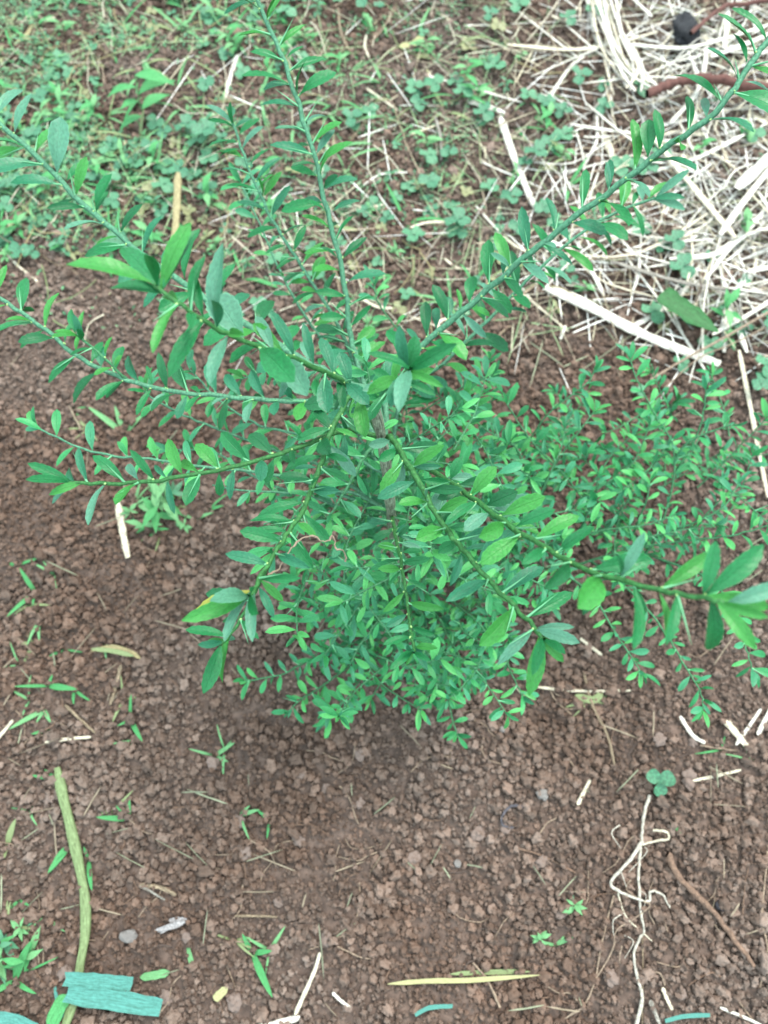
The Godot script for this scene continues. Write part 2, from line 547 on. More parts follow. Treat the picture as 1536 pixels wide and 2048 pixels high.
	branch([783, 1030, .22, 800, 805, .24, 890, 725, .255, 975, 640, .27, 1040, 575, .285, 1130, 490, .30, 1230, 425, .31, 1310, 396, .315], .0022, .0013, .034, .0105, true, "stem", true, 0.25)
	print("single leaves ", singles)
	# --- thinner twigs; their leaves stay joined
	branch([700, 800, .20, 650, 690, .22, 600, 615, .235, 555, 530, .245, 520, 450, .25, 482, 365, .255], .0018, .0009, .021, .011, false, "stem", true, 0.2)
	branch([790, 1060, .17, 810, 860, .19, 813, 697, .21, 780, 640, .22, 755, 602, .23, 748, 568, .235], .0014, .0008, .018, .011, false, "twig")
	branch([783, 1030, .25, 700, 985, .265, 600, 985, .275, 500, 982, .285, 425, 970, .29], .0018, .0007, .018, .022, false, "stem", false, 0.2, "mix", 0.9)
	branch([764, 880, .34, 735, 905, .335, 700, 965, .33, 655, 1040, .325], .0018, .0009, .022, .012, false, "twig")
	branch([783, 1030, .22, 640, 930, .25, 560, 905, .26, 500, 882, .27, 395, 842, .28, 325, 807, .29, 285, 780, .30], .0020, .0009, .023, .011, false, "stem", true, 0.1)
	branch([783, 1030, .24, 600, 960, .28, 420, 935, .31, 300, 918, .32, 200, 907, .33, 117, 877, .34, 72, 852, .345], .0020, .0008, .023, .0125, false, "stem", true, 0.25)
	branch([774, 950, .29, 640, 880, .29, 520, 850, .285, 440, 800, .285, 380, 740, .29], .0018, .0008, .022, .011, false, "stem")
	branch([785, 1050, .20, 640, 1000, .22, 520, 960, .23, 430, 905, .235, 330, 900, .24], .0016, .0008, .021, .011, false, "stem")
	branch([774, 950, .26, 680, 830, .26, 600, 760, .26, 540, 740, .265, 480, 760, .27], .0016, .0008, .022, .010, false, "stem")
	branch([783, 1030, .22, 730, 930, .24, 680, 900, .25, 620, 870, .255], .0014, .0008, .021, .010, false, "twig")
	branch([783, 1030, .22, 850, 900, .25, 890, 850, .26, 930, 790, .27], .0014, .0008, .021, .012, false, "twig")
	branch([783, 1030, .25, 850, 1000, .27, 930, 1000, .285, 1010, 1030, .295], .0014, .0008, .023, .011, false, "twig")
	branch([790, 1100, .18, 860, 1090, .21, 930, 1130, .23, 980, 1200, .24], .0014, .0008, .023, .011, false, "twig")
	branch([790, 1100, .18, 740, 1070, .20, 680, 1090, .215, 640, 1130, .22], .0014, .0008, .022, .011, false, "twig")
	# --- the bushy low twigs, right of the trunk and round its foot
	var low := [
		[960, 1150, .05, 1050, 1050, .12, 1065, 985, .15, 1035, 900, .18, 983, 867, .20, 933, 832, .22, 866, 782, .24],
		[980, 1120, .05, 1020, 990, .12, 1060, 880, .16, 1110, 815, .19, 1170, 770, .21, 1192, 738, .22],
		[1150, 1180, .05, 1280, 1120, .10, 1335, 1010, .14, 1348, 900, .17, 1310, 830, .19, 1275, 760, .21, 1258, 712, .22],
		[1345, 930, .16, 1370, 890, .18, 1410, 868, .195, 1462, 850, .21],
		[1347, 950, .15, 1390, 880, .17, 1408, 820, .19, 1412, 772, .205],
		[1250, 1150, .06, 1190, 1040, .11, 1138, 962, .15, 1075, 897, .18, 1040, 850, .19, 1008, 798, .20],
		[1150, 1130, .08, 1280, 1095, .12, 1393, 1079, .15, 1463, 1071, .17, 1540, 1050, .19, 1610, 1030, .20],
		[1080, 1110, .08, 1183, 1189, .12, 1223, 1254, .13, 1253, 1299, .14, 1285, 1350, .14],
		[1180, 1120, .08, 1270, 1190, .12, 1333, 1269, .14, 1368, 1329, .15, 1403, 1389, .155, 1405, 1420, .155],
		[1300, 1110, .10, 1420, 1160, .14, 1473, 1234, .16, 1493, 1299, .165, 1505, 1345, .165],
		[870, 1240, .05, 885, 1320, .08, 900, 1420, .09, 915, 1472, .09],
		[950, 1200, .08, 1000, 1270, .10, 1020, 1340, .13, 1046, 1392, .14],
		[770, 1250, .05, 700, 1290, .08, 620, 1320, .10, 560, 1350, .115, 490, 1362, .12],
		[780, 1260, .04, 700, 1330, .07, 640, 1375, .09, 600, 1400, .10, 575, 1425, .105],
		[790, 1260, .03, 740, 1330, .06, 690, 1400, .08, 655, 1445, .085],
		[780, 1240, .06, 700, 1240, .12, 640, 1210, .15, 598, 1188, .16],
		[790, 1230, .08, 700, 1190, .14, 650, 1210, .15, 610, 1240, .155],
		[800, 1240, .05, 830, 1330, .08, 860, 1400, .09],
		[800, 1240, .06, 780, 1330, .09, 740, 1400, .10],
		[1000, 1100, .09, 1000, 950, .14, 985, 850, .17, 975, 760, .19, 980, 715, .20],
		[1060, 1050, .10, 1110, 930, .14, 1160, 860, .165, 1190, 820, .17],
		[1120, 1050, .10, 1190, 960, .14, 1230, 900, .155, 1270, 870, .16],
		[1190, 1080, .09, 1250, 1010, .13, 1290, 950, .15, 1310, 920, .155],
		[1160, 1060, .11, 1190, 990, .16, 1196, 945, .18],
		[1260, 1080, .10, 1290, 1010, .15, 1300, 960, .17],
		[1300, 1080, .12, 1400, 1040, .16, 1450, 1010, .175, 1480, 960, .18],
		[1350, 1090, .12, 1440, 1000, .15, 1440, 960, .16],
		[900, 1160, .08, 920, 1050, .14, 900, 970, .18, 880, 900, .20],
		[860, 1150, .10, 850, 1060, .16, 860, 980, .19],
		[940, 1140, .08, 1000, 1060, .15, 1090, 1030, .18, 1150, 1020, .19],
		[940, 1150, .08, 1040, 1110, .14, 1120, 1080, .17],
		[900, 1170, .09, 960, 1140, .15, 1040, 1150, .18, 1100, 1180, .19],
		[880, 1190, .08, 940, 1230, .13, 1000, 1300, .15],
		[860, 1200, .08, 900, 1280, .11, 950, 1360, .12],
		[820, 1220, .08, 840, 1290, .12, 900, 1340, .13],
		[800, 1200, .10, 760, 1240, .14, 720, 1290, .15, 700, 1330, .15],
		[800, 1200, .10, 840, 1170, .16, 870, 1120, .20],
		[790, 1180, .11, 740, 1130, .16, 700, 1080, .18],
		[1040, 1060, .10, 1080, 990, .15, 1120, 900, .18, 1130, 850, .19],
		[1100, 1090, .10, 1210, 1060, .14, 1290, 1050, .16, 1350, 1030, .17],
	]
	for a in low: branch(a, .0016, .0007, rr(.0165, .0215), .0078, false, "twig", true, 0.12, "mix", 0.35)
	# short side shoots fill the low crown
	for k in 42:
		var u := rr(700, 1440)
		var v := lerpf(1240, 980, clampf((u - 760) / 420.0, 0, 1)) + rr(-190, 150)
		var h := rr(0.05, 0.14)
		var a := spot(u, v, h)
		var d := Vector3(rr(-1, 1), rr(0.25, 0.9), rr(-1, 1)).normalized()
		branch_3d([a, a + d * 0.04 + Vector3(rr(-.01, .01), 0, rr(-.01, .01)), a + d * rr(0.07, 0.10)], .0011, .0006, rr(.0175, .0215), .0078, false, "twig", true, 0.1, "mix", 0.3)
	for k in 44:
		var a := spot(rr(600, 960), rr(820, 1180), rr(0.14, 0.29))
		var d := Vector3(rr(-1, 1), rr(-0.1, 0.6), rr(-1, 1)).normalized()
		branch_3d([a, a + d * 0.04 + Vector3(rr(-.01, .01), 0, rr(-.01, .01)), a + d * rr(0.07, 0.11)], .0011, .0006, rr(.019, .0235), .0095, false, "twig", true, 0.1, "mix", 0.6)
	for k in 30:
		var a := spot(rr(640, 1000), rr(1180, 1340), rr(0.04, 0.11))
		var d := Vector3(rr(-1, 1), rr(0.1, 0.7), rr(-1, 1)).normalized()
		branch_3d([a, a + d * 0.035, a + d * rr(0.06, 0.09)], .0010, .0006, rr(.0155, .0190), .0072, false, "twig", true, 0.1, "mix", 0.3)
	for k in 20:
		var u := rr(780, 1460)
		var a := spot(u, lerpf(1290, 1000, clampf((u - 800) / 420.0, 0, 1)) + rr(-230, 130), rr(0.06, 0.17))
		var d := Vector3(rr(-1, 1), rr(0.1, 0.7), rr(-1, 1)).normalized()
		branch_3d([a, a + d * 0.03 + Vector3(rr(-.008, .008), 0, rr(-.008, .008)), a + d * rr(0.05, 0.085)], .0009, .0005, rr(.012, .017), .0062, false, "twig", true, 0.1, "mix", 0.3)
	var f := part("foliage", mesh_of([heap.v, heap.n, heap.u, heap.i], heap.c), M.leaf_all, shrub)
	f.set_meta("kind", "stuff")
	f.set_meta("label", "small bright leaves crowding the low twigs")
	var th := part("fine_thorns", thorn_heap.commit(), M.thorn, shrub)
	th.set_meta("kind", "stuff")

# ------------------------------------------------------------------ ground
func build_ground() -> void:
	var xs := []
	var zs := []
	for i in 241: xs.append(-1.2 + i * 0.01)
	for i in 261: zs.append(-1.85 + i * 0.01)
	for k in 14:
		var s := 0.05 * pow(1.62, k + 1)
		xs.push_front(xs[0] - s)
		xs.push_back(xs[xs.size() - 1] + s)
		zs.push_front(zs[0] - s)
		zs.push_back(zs[zs.size() - 1] + s)
	var v := PackedVector3Array()
	var n := PackedVector3Array()
	var uv := PackedVector2Array()
	var idx := PackedInt32Array()
	var w := xs.size()
	for z in zs:
		for x in xs:
			v.append(Vector3(x, gh(x, z), z))
			var e := 0.006
			n.append(Vector3(gh(x - e, z) - gh(x + e, z), 2.0 * e, gh(x, z - e) - gh(x, z + e)).normalized())
			uv.append(Vector2(x, z))
	for j in zs.size() - 1:
		for i in w - 1:
			var a := j * w + i
			idx.append_array([a, a + 1, a + w + 1, a, a + w + 1, a + w])
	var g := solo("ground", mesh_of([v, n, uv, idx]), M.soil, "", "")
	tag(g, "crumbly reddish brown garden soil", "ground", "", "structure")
	# loose crumbs lying all over it
	var holder := Node3D.new()
	holder.name = "soil_crumbs"
	add_child(holder)
	tag(holder, "loose rounded crumbs of brown soil covering the ground", "soil", "", "stuff")
	var sets := []
	var cols := []
	for k in 6:
		sets.append([])
		cols.append([])
	for k in 260000:
		var x := rr(-0.85, 0.85)
		var z := rr(-1.5, 0.48)
		var q := rng.randf()
		var coarse := clampf(0.55 + patch.get_noise_2d(x * 2.3 + 7.0, z * 2.3) * 1.6, 0.0, 1.0)
		var r := lerpf(0.0008, lerpf(0.0026, 0.0042, coarse), q * q)
		if rng.randf() < 0.012 + 0.02 * coarse: r = rr(0.0036, 0.0062)
		var y := gh(x, z) + r * rr(-0.1, 0.9) + (rr(0.001, 0.005) if rng.randf() < 0.3 else 0.0)
		var b := Basis.from_euler(Vector3(rr(0, TAU), rr(0, TAU), rr(0, TAU))) * Basis.from_scale(Vector3(rr(0.75, 1.3), rr(0.7, 1.1), rr(0.75, 1.3)) * r)
		var m := rng.randi() % 6
		sets[m].append(Transform3D(b, Vector3(x, y, z)))
		var dry := clampf(0.42 + patch.get_noise_2d(x, z) * 1.1 + rr(-0.25, 0.25), 0.0, 1.0)
		var c := Color(0.226, 0.146, 0.108).lerp(Color(0.300, 0.225, 0.184), dry) * rr(0.62, 1.28)
		c.a = 1.0
		cols[m].append(c)
	for k in 6:
		var mm := MultiMesh.new()
		mm.transform_format = MultiMesh.TRANSFORM_3D
		mm.use_colors = true
		mm.mesh = lump(100 + k, 0.44, 2)
		mm.instance_count = sets[k].size()
		for i in sets[k].size():
			mm.set_instance_transform(i, sets[k][i])
			mm.set_instance_color(i, cols[k][i])
		var o := MultiMeshInstance3D.new()
		o.name = "crumbs"
		o.multimesh = mm
		o.material_override = M.crumb
		o.set_meta("kind", "stuff")
		holder.add_child(o, true)

# ------------------------------------------------------------------ litter, weeds and small finds
func way_on_soil(pts: Array, over: float, n := 5) -> PackedVector3Array:
	var w := []
	for q in pts: w.append(soil(q[0], q[1], over + (q[2] if q.size() > 2 else 0.0)))
	return smooth(w, n)

# straw: a split, flattened stalk along surveyed points
func straw(pts: Array, width: float, m: String, label: String, over := 0.006, called := "straw", category := "straw", group := "") -> void:
	var w := way_on_soil(pts, over, 4)
	var at := w[0]
	for i in w.size(): w[i] -= at
	var half := width * 0.5 * 0.00054
	solo(called, tube(w, func(t): return half * (1.0 - 0.25 * t + 0.10 * sin(t * 23.0 + half * 9e4)) * clampf(0.35 + 7.0 * minf(t + 0.02, 1.05 - t), 0.0, 1.0), 7, 0.38).commit(), M[m], label, category, at, group)

func size_word(l: float, wide: float) -> String:
	return ("long" if l > 150 else "short" if l < 85 else "middling") + (" broad" if wide > 9.5 else " hair-thin" if wide < 5.5 else " thin")

func tone_word(tone: String) -> String:
	return {"straw_white": "white", "straw_pale": "cream", "straw_grey": "grey", "straw_tan": "tan", "straw_yellow": "yellow"}[tone]

func root(pts: Array, r0: float, r1: float, m: String, label: String, over := 0.004, called := "root", category := "root", group := "", bumpy := 0.18) -> void:
	var w := way_on_soil(pts, over, 6)
	var at := w[0]
	for i in w.size(): w[i] += Vector3(rr(-1, 1), rr(-.5, .5), rr(-1, 1)) * r0 * 0.3 - at
	solo(called, tube(w, func(t): return lerpf(r0, r1, t) * (1.0 + bumpy * sin(t * 31.0) * cos(t * 13.0)), 8).commit(), M[m], label, category, at, group)

func blade_strip(len_: float, wide: float, yaw: float, rise: float, bend: float) -> ArrayMesh:
	# a grass blade rising from the origin and arching over
	var v := PackedVector3Array()
	var uv := PackedVector2Array()
	var idx := PackedInt32Array()
	var p := Vector3.ZERO
	var pitch := rise
	var n := 9
	var d := Vector3(cos(yaw), 0, sin(yaw))
	var side := Vector3(-sin(yaw), 0, cos(yaw))
	for i in n + 1:
		var t := float(i) / n
		var fw := wide * 0.5 * (0.35 + 0.65 * sin(minf(t * 2.2, 1.0) * PI / 2.0)) * pow(1.0 - t * t, 0.6) + 0.0001
		var nrm := Vector3.UP * cos(pitch) - d * sin(pitch)
		for s in [-1.0, 0.0, 1.0]:
			v.append(p + side * s * fw + nrm * absf(s) * fw * 0.35)
			uv.append(Vector2(t, s * 0.5 + 0.5))
		p += (d * cos(pitch) + Vector3.UP * sin(pitch)) * len_ / n
		pitch -= bend / n
	for i in n:
		for k in 2:
			var a := i * 3 + k
			idx.append_array([a, a + 3, a + 4, a, a + 4, a + 1])
	var nr := PackedVector3Array()
	nr.resize(v.size())
	for f in range(0, idx.size(), 3):
		var q := (v[idx[f + 2]] - v[idx[f]]).cross(v[idx[f + 1]] - v[idx[f]])
		if q.y < 0.0: q = -q
		for k in 3: nr[idx[f + k]] += q
	for i in nr.size(): nr[i] = nr[i].normalized()
	return mesh_of([v, nr, uv, idx])

# a grass seedling: list of [yaw degrees (0 right, 90 towards the viewer), length m, width m, bend]
func seedling(u: float, v: float, list: Array, m: String, label: String, called := "grass_seedling", category := "grass", group := "") -> void:
	var o := thing(called, label, category, soil(u, v, -0.001), group)
	for a in list: part("blade", blade_strip(a[1], a[2], deg_to_rad(a[0]), rr(0.45, 0.75), a[3]), M[m], o)
	var s := tube(PackedVector3Array([Vector3(0, -0.004, 0), Vector3(0, 0.003, 0), Vector3(0.001, 0.008, 0)]), func(t): return 0.0011 - 0.0004 * t, 6)
	part("stalk", s.commit(), M.petiole, o)

var clover_protos := []
var weed_protos := []

func leaflet_mesh(size: float, cup: float) -> ArrayMesh:
	# a heart-shaped clover leaflet, joined at the origin, pointing along +X
	var v := PackedVector3Array([Vector3.ZERO, Vector3(size * 0.55, size * 0.02, 0)])
	var uv := PackedVector2Array([Vector2(0, 0.5), Vector2(0.5, 0.5)])
	var n := 16
	for i in n + 1:
		var a := -PI + TAU * i / n
		var r := size * 0.5 * (1.0 - 0.16 * pow(maxf(cos(a), 0.0), 8.0))
		var p := Vector3(size * 0.5 + cos(a) * r * 1.02, 0, sin(a) * r * (0.92 + 0.12 * cos(a)))
		p.y = absf(p.z) * cup + 0.08 * size * sin(3.0 * a)
		v.append(p)
		uv.append(Vector2(p.x / size, p.z / size + 0.5))
	var idx := PackedInt32Array()
	for i in n: idx.append_array([1, 2 + i, 3 + i])
	var nr := PackedVector3Array()
	nr.resize(v.size())
	nr.fill(Vector3.UP)
	for i in range(2, v.size()): nr[i] = Vector3(0, 1, -signf(v[i].z) * cup).normalized()
	return mesh_of([v, nr, uv, idx])

func make_clover(h: float, size: float, m: String) -> Node3D:
	var o := Node3D.new()
	var lean := Vector3(rr(-.4, .4) * h, 0, rr(-.4, .4) * h)
	var top := Vector3(lean.x, h, lean.z)
	part("petiole", tube(smooth([Vector3(0, -0.004, 0), Vector3(lean.x * 0.3, h * 0.55, lean.z * 0.3), top], 3), func(t): return 0.0007 - 0.0002 * t, 5).commit(), M.petiole, o)
	var y := rr(0, TAU)
	for k in 3:
		var b := Basis(Vector3.UP, y + TAU / 3.0 * k + rr(-.12, .12)) * Basis(Vector3.BACK, rr(-0.3, 0.25)) * Basis(Vector3.RIGHT, rr(-.3, .3))
		part("leaflet", leaflet_mesh(size * rr(0.88, 1.1), rr(0.1, 0.4)), M[m], o, Transform3D(b, top))
	return o

func make_weed(n: int, size: float, tall: float, tints: Array) -> Node3D:
	var o := Node3D.new()
	var top := Vector3(rr(-.3, .3) * tall, tall, rr(-.3, .3) * tall)
	var w := smooth([Vector3(0, -0.005, 0), top * 0.5 + Vector3(rr(-.004, .004), 0, rr(-.004, .004)), top], 4)
	part("stem", tube(w, func(t): return 0.0011 - 0.0005 * t, 5).commit(), M.petiole, o)
	var yaw := rr(0, TAU)
	for k in n:
		var t := 0.25 + 0.75 * k / maxf(n - 1, 1)
		yaw += PI * rr(0.75, 1.05)
		var b := Basis(Vector3.UP, yaw) * Basis(Vector3.BACK, rr(-0.1, 0.7))
		var at := w[clampi(int(t * (w.size() - 1)), 0, w.size() - 1)]
		part("leaf", blade_mesh["weed_%d" % (rng.randi() % 4)], M[tints[rng.randi() % tints.size()]], o, Transform3D(b * Basis.from_scale(Vector3.ONE * size * rr(0.7, 1.2)), at))
	return o

func scatter(proto: Node3D, called: String, u: float, v: float, label: String, category: String, group: String, s := 1.0) -> void:
	var o := copy_of(proto, called)
	o.position = soil(u, v, 0.0)
	o.rotation.y = rr(0, TAU)
	o.scale = Vector3.ONE * s
	tag(o, label, category, group)

func build_litter() -> void:
	for v in 4: blade_mesh["weed_%d" % v] = mesh_of(leaf_arrays(8, 2, rr(0.26, 0.42), rr(0.40, 0.50), rr(0.2, 0.4), rr(0.1, 0.35), 0.0, 0.0, 1.1))
	# ---- named straws
	straw([[1000, 232], [1030, 320], [1068, 412]], 24, "straw_white", "broad white straw lying between clover sprigs, bent away from a shorter piece")
	straw([[935, 200], [970, 212], [1010, 226]], 22, "straw_white", "short broad white straw meeting the end of a longer one")
	straw([[1205, 262], [1235, 335], [1262, 390], [1290, 450]], 24, "straw_pale", "flat tan-edged straw passing beneath the long right-hand shoot")
	straw([[1090, 575], [1168, 607], [1293, 672], [1440, 728]], 34, "straw_white", "widest white straw, long and split, on the soil above the low twigs", 0.012)
	straw([[1255, 88], [1360, 96], [1440, 80], [1540, 48]], 15, "straw_white", "long bowed straw crossing under the black clod", 0.02)
	straw([[1456, 18], [1453, 60], [1448, 98]], 18, "straw_white", "stubby upright white straw beside the orange root", 0.02)
	straw([[1478, 700], [1500, 810], [1536, 995]], 13, "straw_pale", "thin straight straw lying past the outermost low twig", 0.01)
	straw([[1472, 378], [1536, 318], [1600, 260]], 34, "straw_white", "broad white straw heaped on top of the straw pile", 0.025)
	straw([[1440, 470], [1490, 400], [1545, 330]], 20, "straw_white", "white straw slanting over the straw pile beside a broader one", 0.022)
	straw([[356, 345], [352, 440], [345, 540]], 22, "stalk_dull", "thick straw-coloured stalk standing behind the nearest shoot tip", 0.03)
	straw([[236, 1005], [245, 1060], [256, 1116]], 19, "straw_pale", "short pale straw with a torn end beside small weeds on bare soil")
	straw([[242, 1330], [232, 1370], [220, 1410]], 9, "straw_tan", "slim straw pointing away from the curled dry husk")
	straw([[474, 110], [462, 150], [450, 198]], 15, "straw_white", "short white straw lying near a leafy weed on dark soil")
	straw([[1160, 1276], [1180, 1292], [1204, 1310]], 9, "straw_pale", "short straw on bare soil under the low right twigs")
	straw([[1075, 1374], [1160, 1382], [1262, 1381]], 7, "straw_pale", "thin straw lying flat beside a wilted grass blade")
	straw([[1168, 1345], [1185, 1410], [1215, 1470], [1229, 1530]], 7, "straw_tan", "thin bowed dry stem running down from the shrub's edge")
	straw([[1472, 1490], [1500, 1450], [1522, 1418]], 8, "straw_white", "small white straw beside a dry tuft on bare soil")
	straw([[1515, 1470], [1530, 1440], [1545, 1410]], 10, "straw_white", "small white straw at the far side of the dry tuft")
	straw([[1450, 1440], [1475, 1470], [1500, 1500]], 16, "straw_pale", "flattened pale straw piece in the dry tuft")
	straw([[1360, 1432], [1385, 1470], [1410, 1486]], 10, "straw_white", "white hooked straw with a root thread trailing off it")
	straw([[130, 1410], [160, 1438], [190, 1466]], 7, "straw_tan", "thin straw slanting across bare soil among grass seedlings")
	straw([[90, 1485], [135, 1478], [182, 1474]], 8, "straw_pale", "short straw lying level under a grass seedling")
	straw([[-6, 1478], [10, 1460], [26, 1440]], 9, "straw_pale", "straw stub at the outer side of the seedling row")
	straw([[0, 495], [40, 535], [84, 570]], 8, "straw_pale", "thin pale straw alone on bare soil by the weed patch")
	straw([[1385, 1562], [1440, 1550], [1482, 1540]], 7, "straw_pale", "thin pale straw above the white root tangle")
	straw([[1155, 1610], [1165, 1590], [1180, 1560]], 9, "straw_pale", "short pale straw stub beside loose soil clods")
	straw([[280, 1770], [320, 1775], [352, 1790]], 9, "straw_tan", "short flat straw near the long pale grass stalk")
	straw([[280, 1772], [300, 1782], [330, 1800]], 5, "straw_grey", "thin grey straw splitting from a flat one")
	straw([[470, 1832], [520, 1832], [555, 1834]], 5, "straw_tan", "very thin straw lying level on open soil")
	straw([[1440, 2015], [1490, 2035], [1545, 2062]], 6, "straw_white", "thin white straw near the foot of the brown root")
	straw([[665, 1985], [680, 2000], [700, 2015]], 7, "straw_white", "tiny white straw stub on open soil")
	straw([[500, 2062], [560, 2045], [600, 2035]], 14, "straw_white", "white stalk end leading to a forked dry stem")
	straw([[590, 2030], [610, 1985], [630, 1940], [640, 1905]], 9, "straw_pale", "forked dry stem standing off a white stalk end", 0.012)
	straw([[1300, 2000], [1312, 2030], [1325, 2060]], 9, "straw_grey", "short grey straw stub beside the white root tangle")
	straw([[1325, 1975], [1335, 2000], [1345, 2020]], 8, "straw_pale", "pale straw stub beside a blue-green blade")
	straw([[30, 90], [60, 60], [70, 20]], 16, "straw_yellow", "dry straw-coloured stalk sunk in the dense weeds")
	straw([[70, 30], [85, 40], [110, 35]], 20, "straw_pale", "broken pale stalk piece sunk in the dense weeds")
	straw([[880, 85], [930, 88], [985, 95]], 9, "straw_grey", "slim grey-green stalk lying level by the yellow leaf")
	straw([[850, 150], [950, 178], [1045, 205]], 9, "straw_white", "long thin white straw above a broad short one", 0.01)
	straw([[1140, 248], [1200, 258], [1300, 272], [1400, 300]], 12, "straw_white", "long pale straw bowing along the edge of the straw pile", 0.012)
	# the sheaf of bent straws by the black clod
	for k in 18:
		var u := 1176.0 + k * 3.4
		straw([[u - rr(0, 12), rr(-40, 10)], [u + 20 + rr(-6, 6), 70 + rr(-12, 12)], [u + 50 + rr(-10, 12), 130 + rr(-10, 15)], [1262 + rr(-10, 60), 172 + rr(-8, 12)]], rr(4, 12), ["straw_white", "straw_white", "straw_pale"][k % 3], "white straw in the bent sheaf beside the black clod", rr(0.006, 0.03), "straw", "straw", "sheaf of bent straws")
	# strewn straws of the pile
	for k in 235:
		var u := rr(1080, 1600)
		var v := rr(-60, 640)
		if (u - 1080) / 456.0 + rr(-0.2, 0.55) < 0.28 + 0.25 * v / 640.0: u = rr(1330, 1600)
		var ang := patch.get_noise_2d(u * 0.0035, v * 0.0035) * 7.0 + rr(-0.55, 0.55) + (rr(0, PI) if k % 4 == 0 else 0.0)
		var l := rr(60, 330)
		var bend := rr(-0.18, 0.18) * l
		var d := Vector2(cos(ang), sin(ang) * 0.8)
		var nrm := Vector2(-d.y, d.x)
		var c := Vector2(u, v)
		var a := c - d * l * 0.5
		var m := c + nrm * bend
		var b := c + d * l * 0.5
		var wide := rr(3.0, 8) if rng.randf() < 0.90 else rr(10, 20)
		var tone: String = ["straw_white", "straw_white", "straw_white", "straw_pale", "straw_grey"][rng.randi() % 5]
		straw([[a.x, a.y], [m.x, m.y], [b.x, b.y]], wide, tone, "%s %s %s straw strewn over the straw pile" % [size_word(l, wide), "straight" if absf(bend) < 0.09 * l else "bowed", tone_word(tone)], rr(0.004, 0.022), "straw", "straw", "straws of the pile")
	for k in 46:
		var u := rr(640, 1200)
		var v := rr(-20, 690)
		var ang := rr(0, PI)
		var l := rr(35, 130)
		var d := Vector2(cos(ang), sin(ang) * 0.8) * l * 0.5
		var wide := rr(4, 10)
		var tone: String = ["straw_white", "straw_pale", "straw_pale", "straw_tan", "straw_grey"][rng.randi() % 5]
		straw([[u - d.x, v - d.y], [u + rr(-9, 9), v + rr(-9, 9)], [u + d.x, v + d.y]], wide, tone, "%s %s straw scattered among clover sprigs" % [size_word(l * 1.3, wide), tone_word(tone)], rr(0.004, 0.014), "straw", "straw", "straws among the clover")
	# ---- roots and sticks
	root([[1296, 188], [1330, 172], [1365, 160], [1440, 158], [1490, 172], [1560, 178]], .0062, .0075, "root_red", "thick reddish root lying on the straw pile", 0.034)
	root([[1382, 66], [1410, 42], [1450, 12], [1490, 8], [1560, -4]], .0032, .0036, "root_red", "thin rusty orange root curving past the black clod", 0.030)
	root([[1336, 1706], [1362, 1760], [1420, 1815], [1470, 1880], [1508, 1934]], .0034, .0022, "root_brown", "stout brown woody root tapering at both ends on bare soil", 0.010)
	root([[1300, 1590], [1288, 1630], [1283, 1680], [1278, 1740], [1280, 1800], [1288, 1865]], .0017, .0012, "root_white", "upright white strand of the dry root tangle", 0.008, "dry_root", "root", "dry white root tangle")
	root([[1285, 1682], [1260, 1720], [1222, 1765], [1250, 1788], [1296, 1803], [1302, 1782], [1325, 1790], [1340, 1815]], .0019, .0009, "root_white", "bent white strand kinked twice in the dry root tangle", 0.011, "dry_root", "root", "dry white root tangle")
	root([[1284, 1690], [1310, 1682], [1336, 1678], [1333, 1664], [1306, 1660]], .0010, .0014, "straw_pale", "short pale strand hooked back above the tangle", 0.010, "dry_root", "root", "dry white root tangle")
	root([[1286, 1866], [1268, 1905], [1276, 1960], [1284, 1995], [1270, 2060]], .0012, .0020, "root_white", "lower white strand running on below the root tangle", 0.006, "dry_root", "root", "dry white root tangle")
	root([[1236, 1785], [1250, 1830], [1286, 1866], [1304, 1882]], .0010, .0007, "straw_pale", "thin pale strand bowing beneath the kinked one", 0.006, "dry_root", "root", "dry white root tangle")
	root([[1284, 1870], [1286, 1930], [1284, 2060]], .0007, .0007, "straw_tan", "straight thin tan strand under the white root tangle", 0.004, "dry_root", "root", "dry white root tangle")
	root([[1228, 1790], [1205, 1880], [1190, 1960], [1168, 2010], [1132, 2036]], .0010, .0008, "root_pale", "long tan root fibre bowing away from the white tangle", 0.004, "root_fibre", "root")
	root([[1238, 1866], [1215, 1920], [1188, 1962]], .0008, .0007, "root_pale", "tan root fibre joining a longer bowed fibre", 0.004, "root_fibre", "root")
	root([[1028, 1695], [1080, 1710], [1150, 1745]], .0007, .0012, "root_brown", "thin brown root fibre on open soil between clods", 0.003, "root_fibre", "root")
	root([[945, 1925], [975, 1960], [1000, 2015]], .0008, .0014, "root_pale", "pale bent root lying across the yellow grass blade", 0.007, "root_fibre", "root")
	root([[1536, 1690], [1530, 1760], [1524, 1840], [1536, 1900], [1520, 1975]], .0011, .0008, "root_pale", "wavy tan root fibre beyond the brown woody root", 0.004, "root_fibre", "root")
	root([[1400, 1490], [1430, 1496], [1478, 1502]], .0010, .0006, "root_pale", "fine root thread trailing off a hooked straw", 0.004, "root_fibre", "root")
	root([[800, 1600], [815, 1630], [880, 1640], [905, 1600]], .0005, .0004, "root_brown", "hair-thin brown root curling on open soil", 0.004, "root_fibre", "root")
	for k in 12:
		var u := 1262.0 + rr(-30, 45)
		var v := 1650.0 + k * 22.0
		var pts := [[u, v], [u + rr(-22, 22), v + rr(8, 26)], [u + rr(-34, 34), v + rr(28, 60)]]
		root(pts, rr(.0004, .0008), .0003, ["root_white", "root_pale"][k % 2], "hair-thin %s wisp in the dry root tangle" % ["white", "tan"][k % 2], rr(0.004, 0.012), "dry_root", "root", "dry white root tangle")
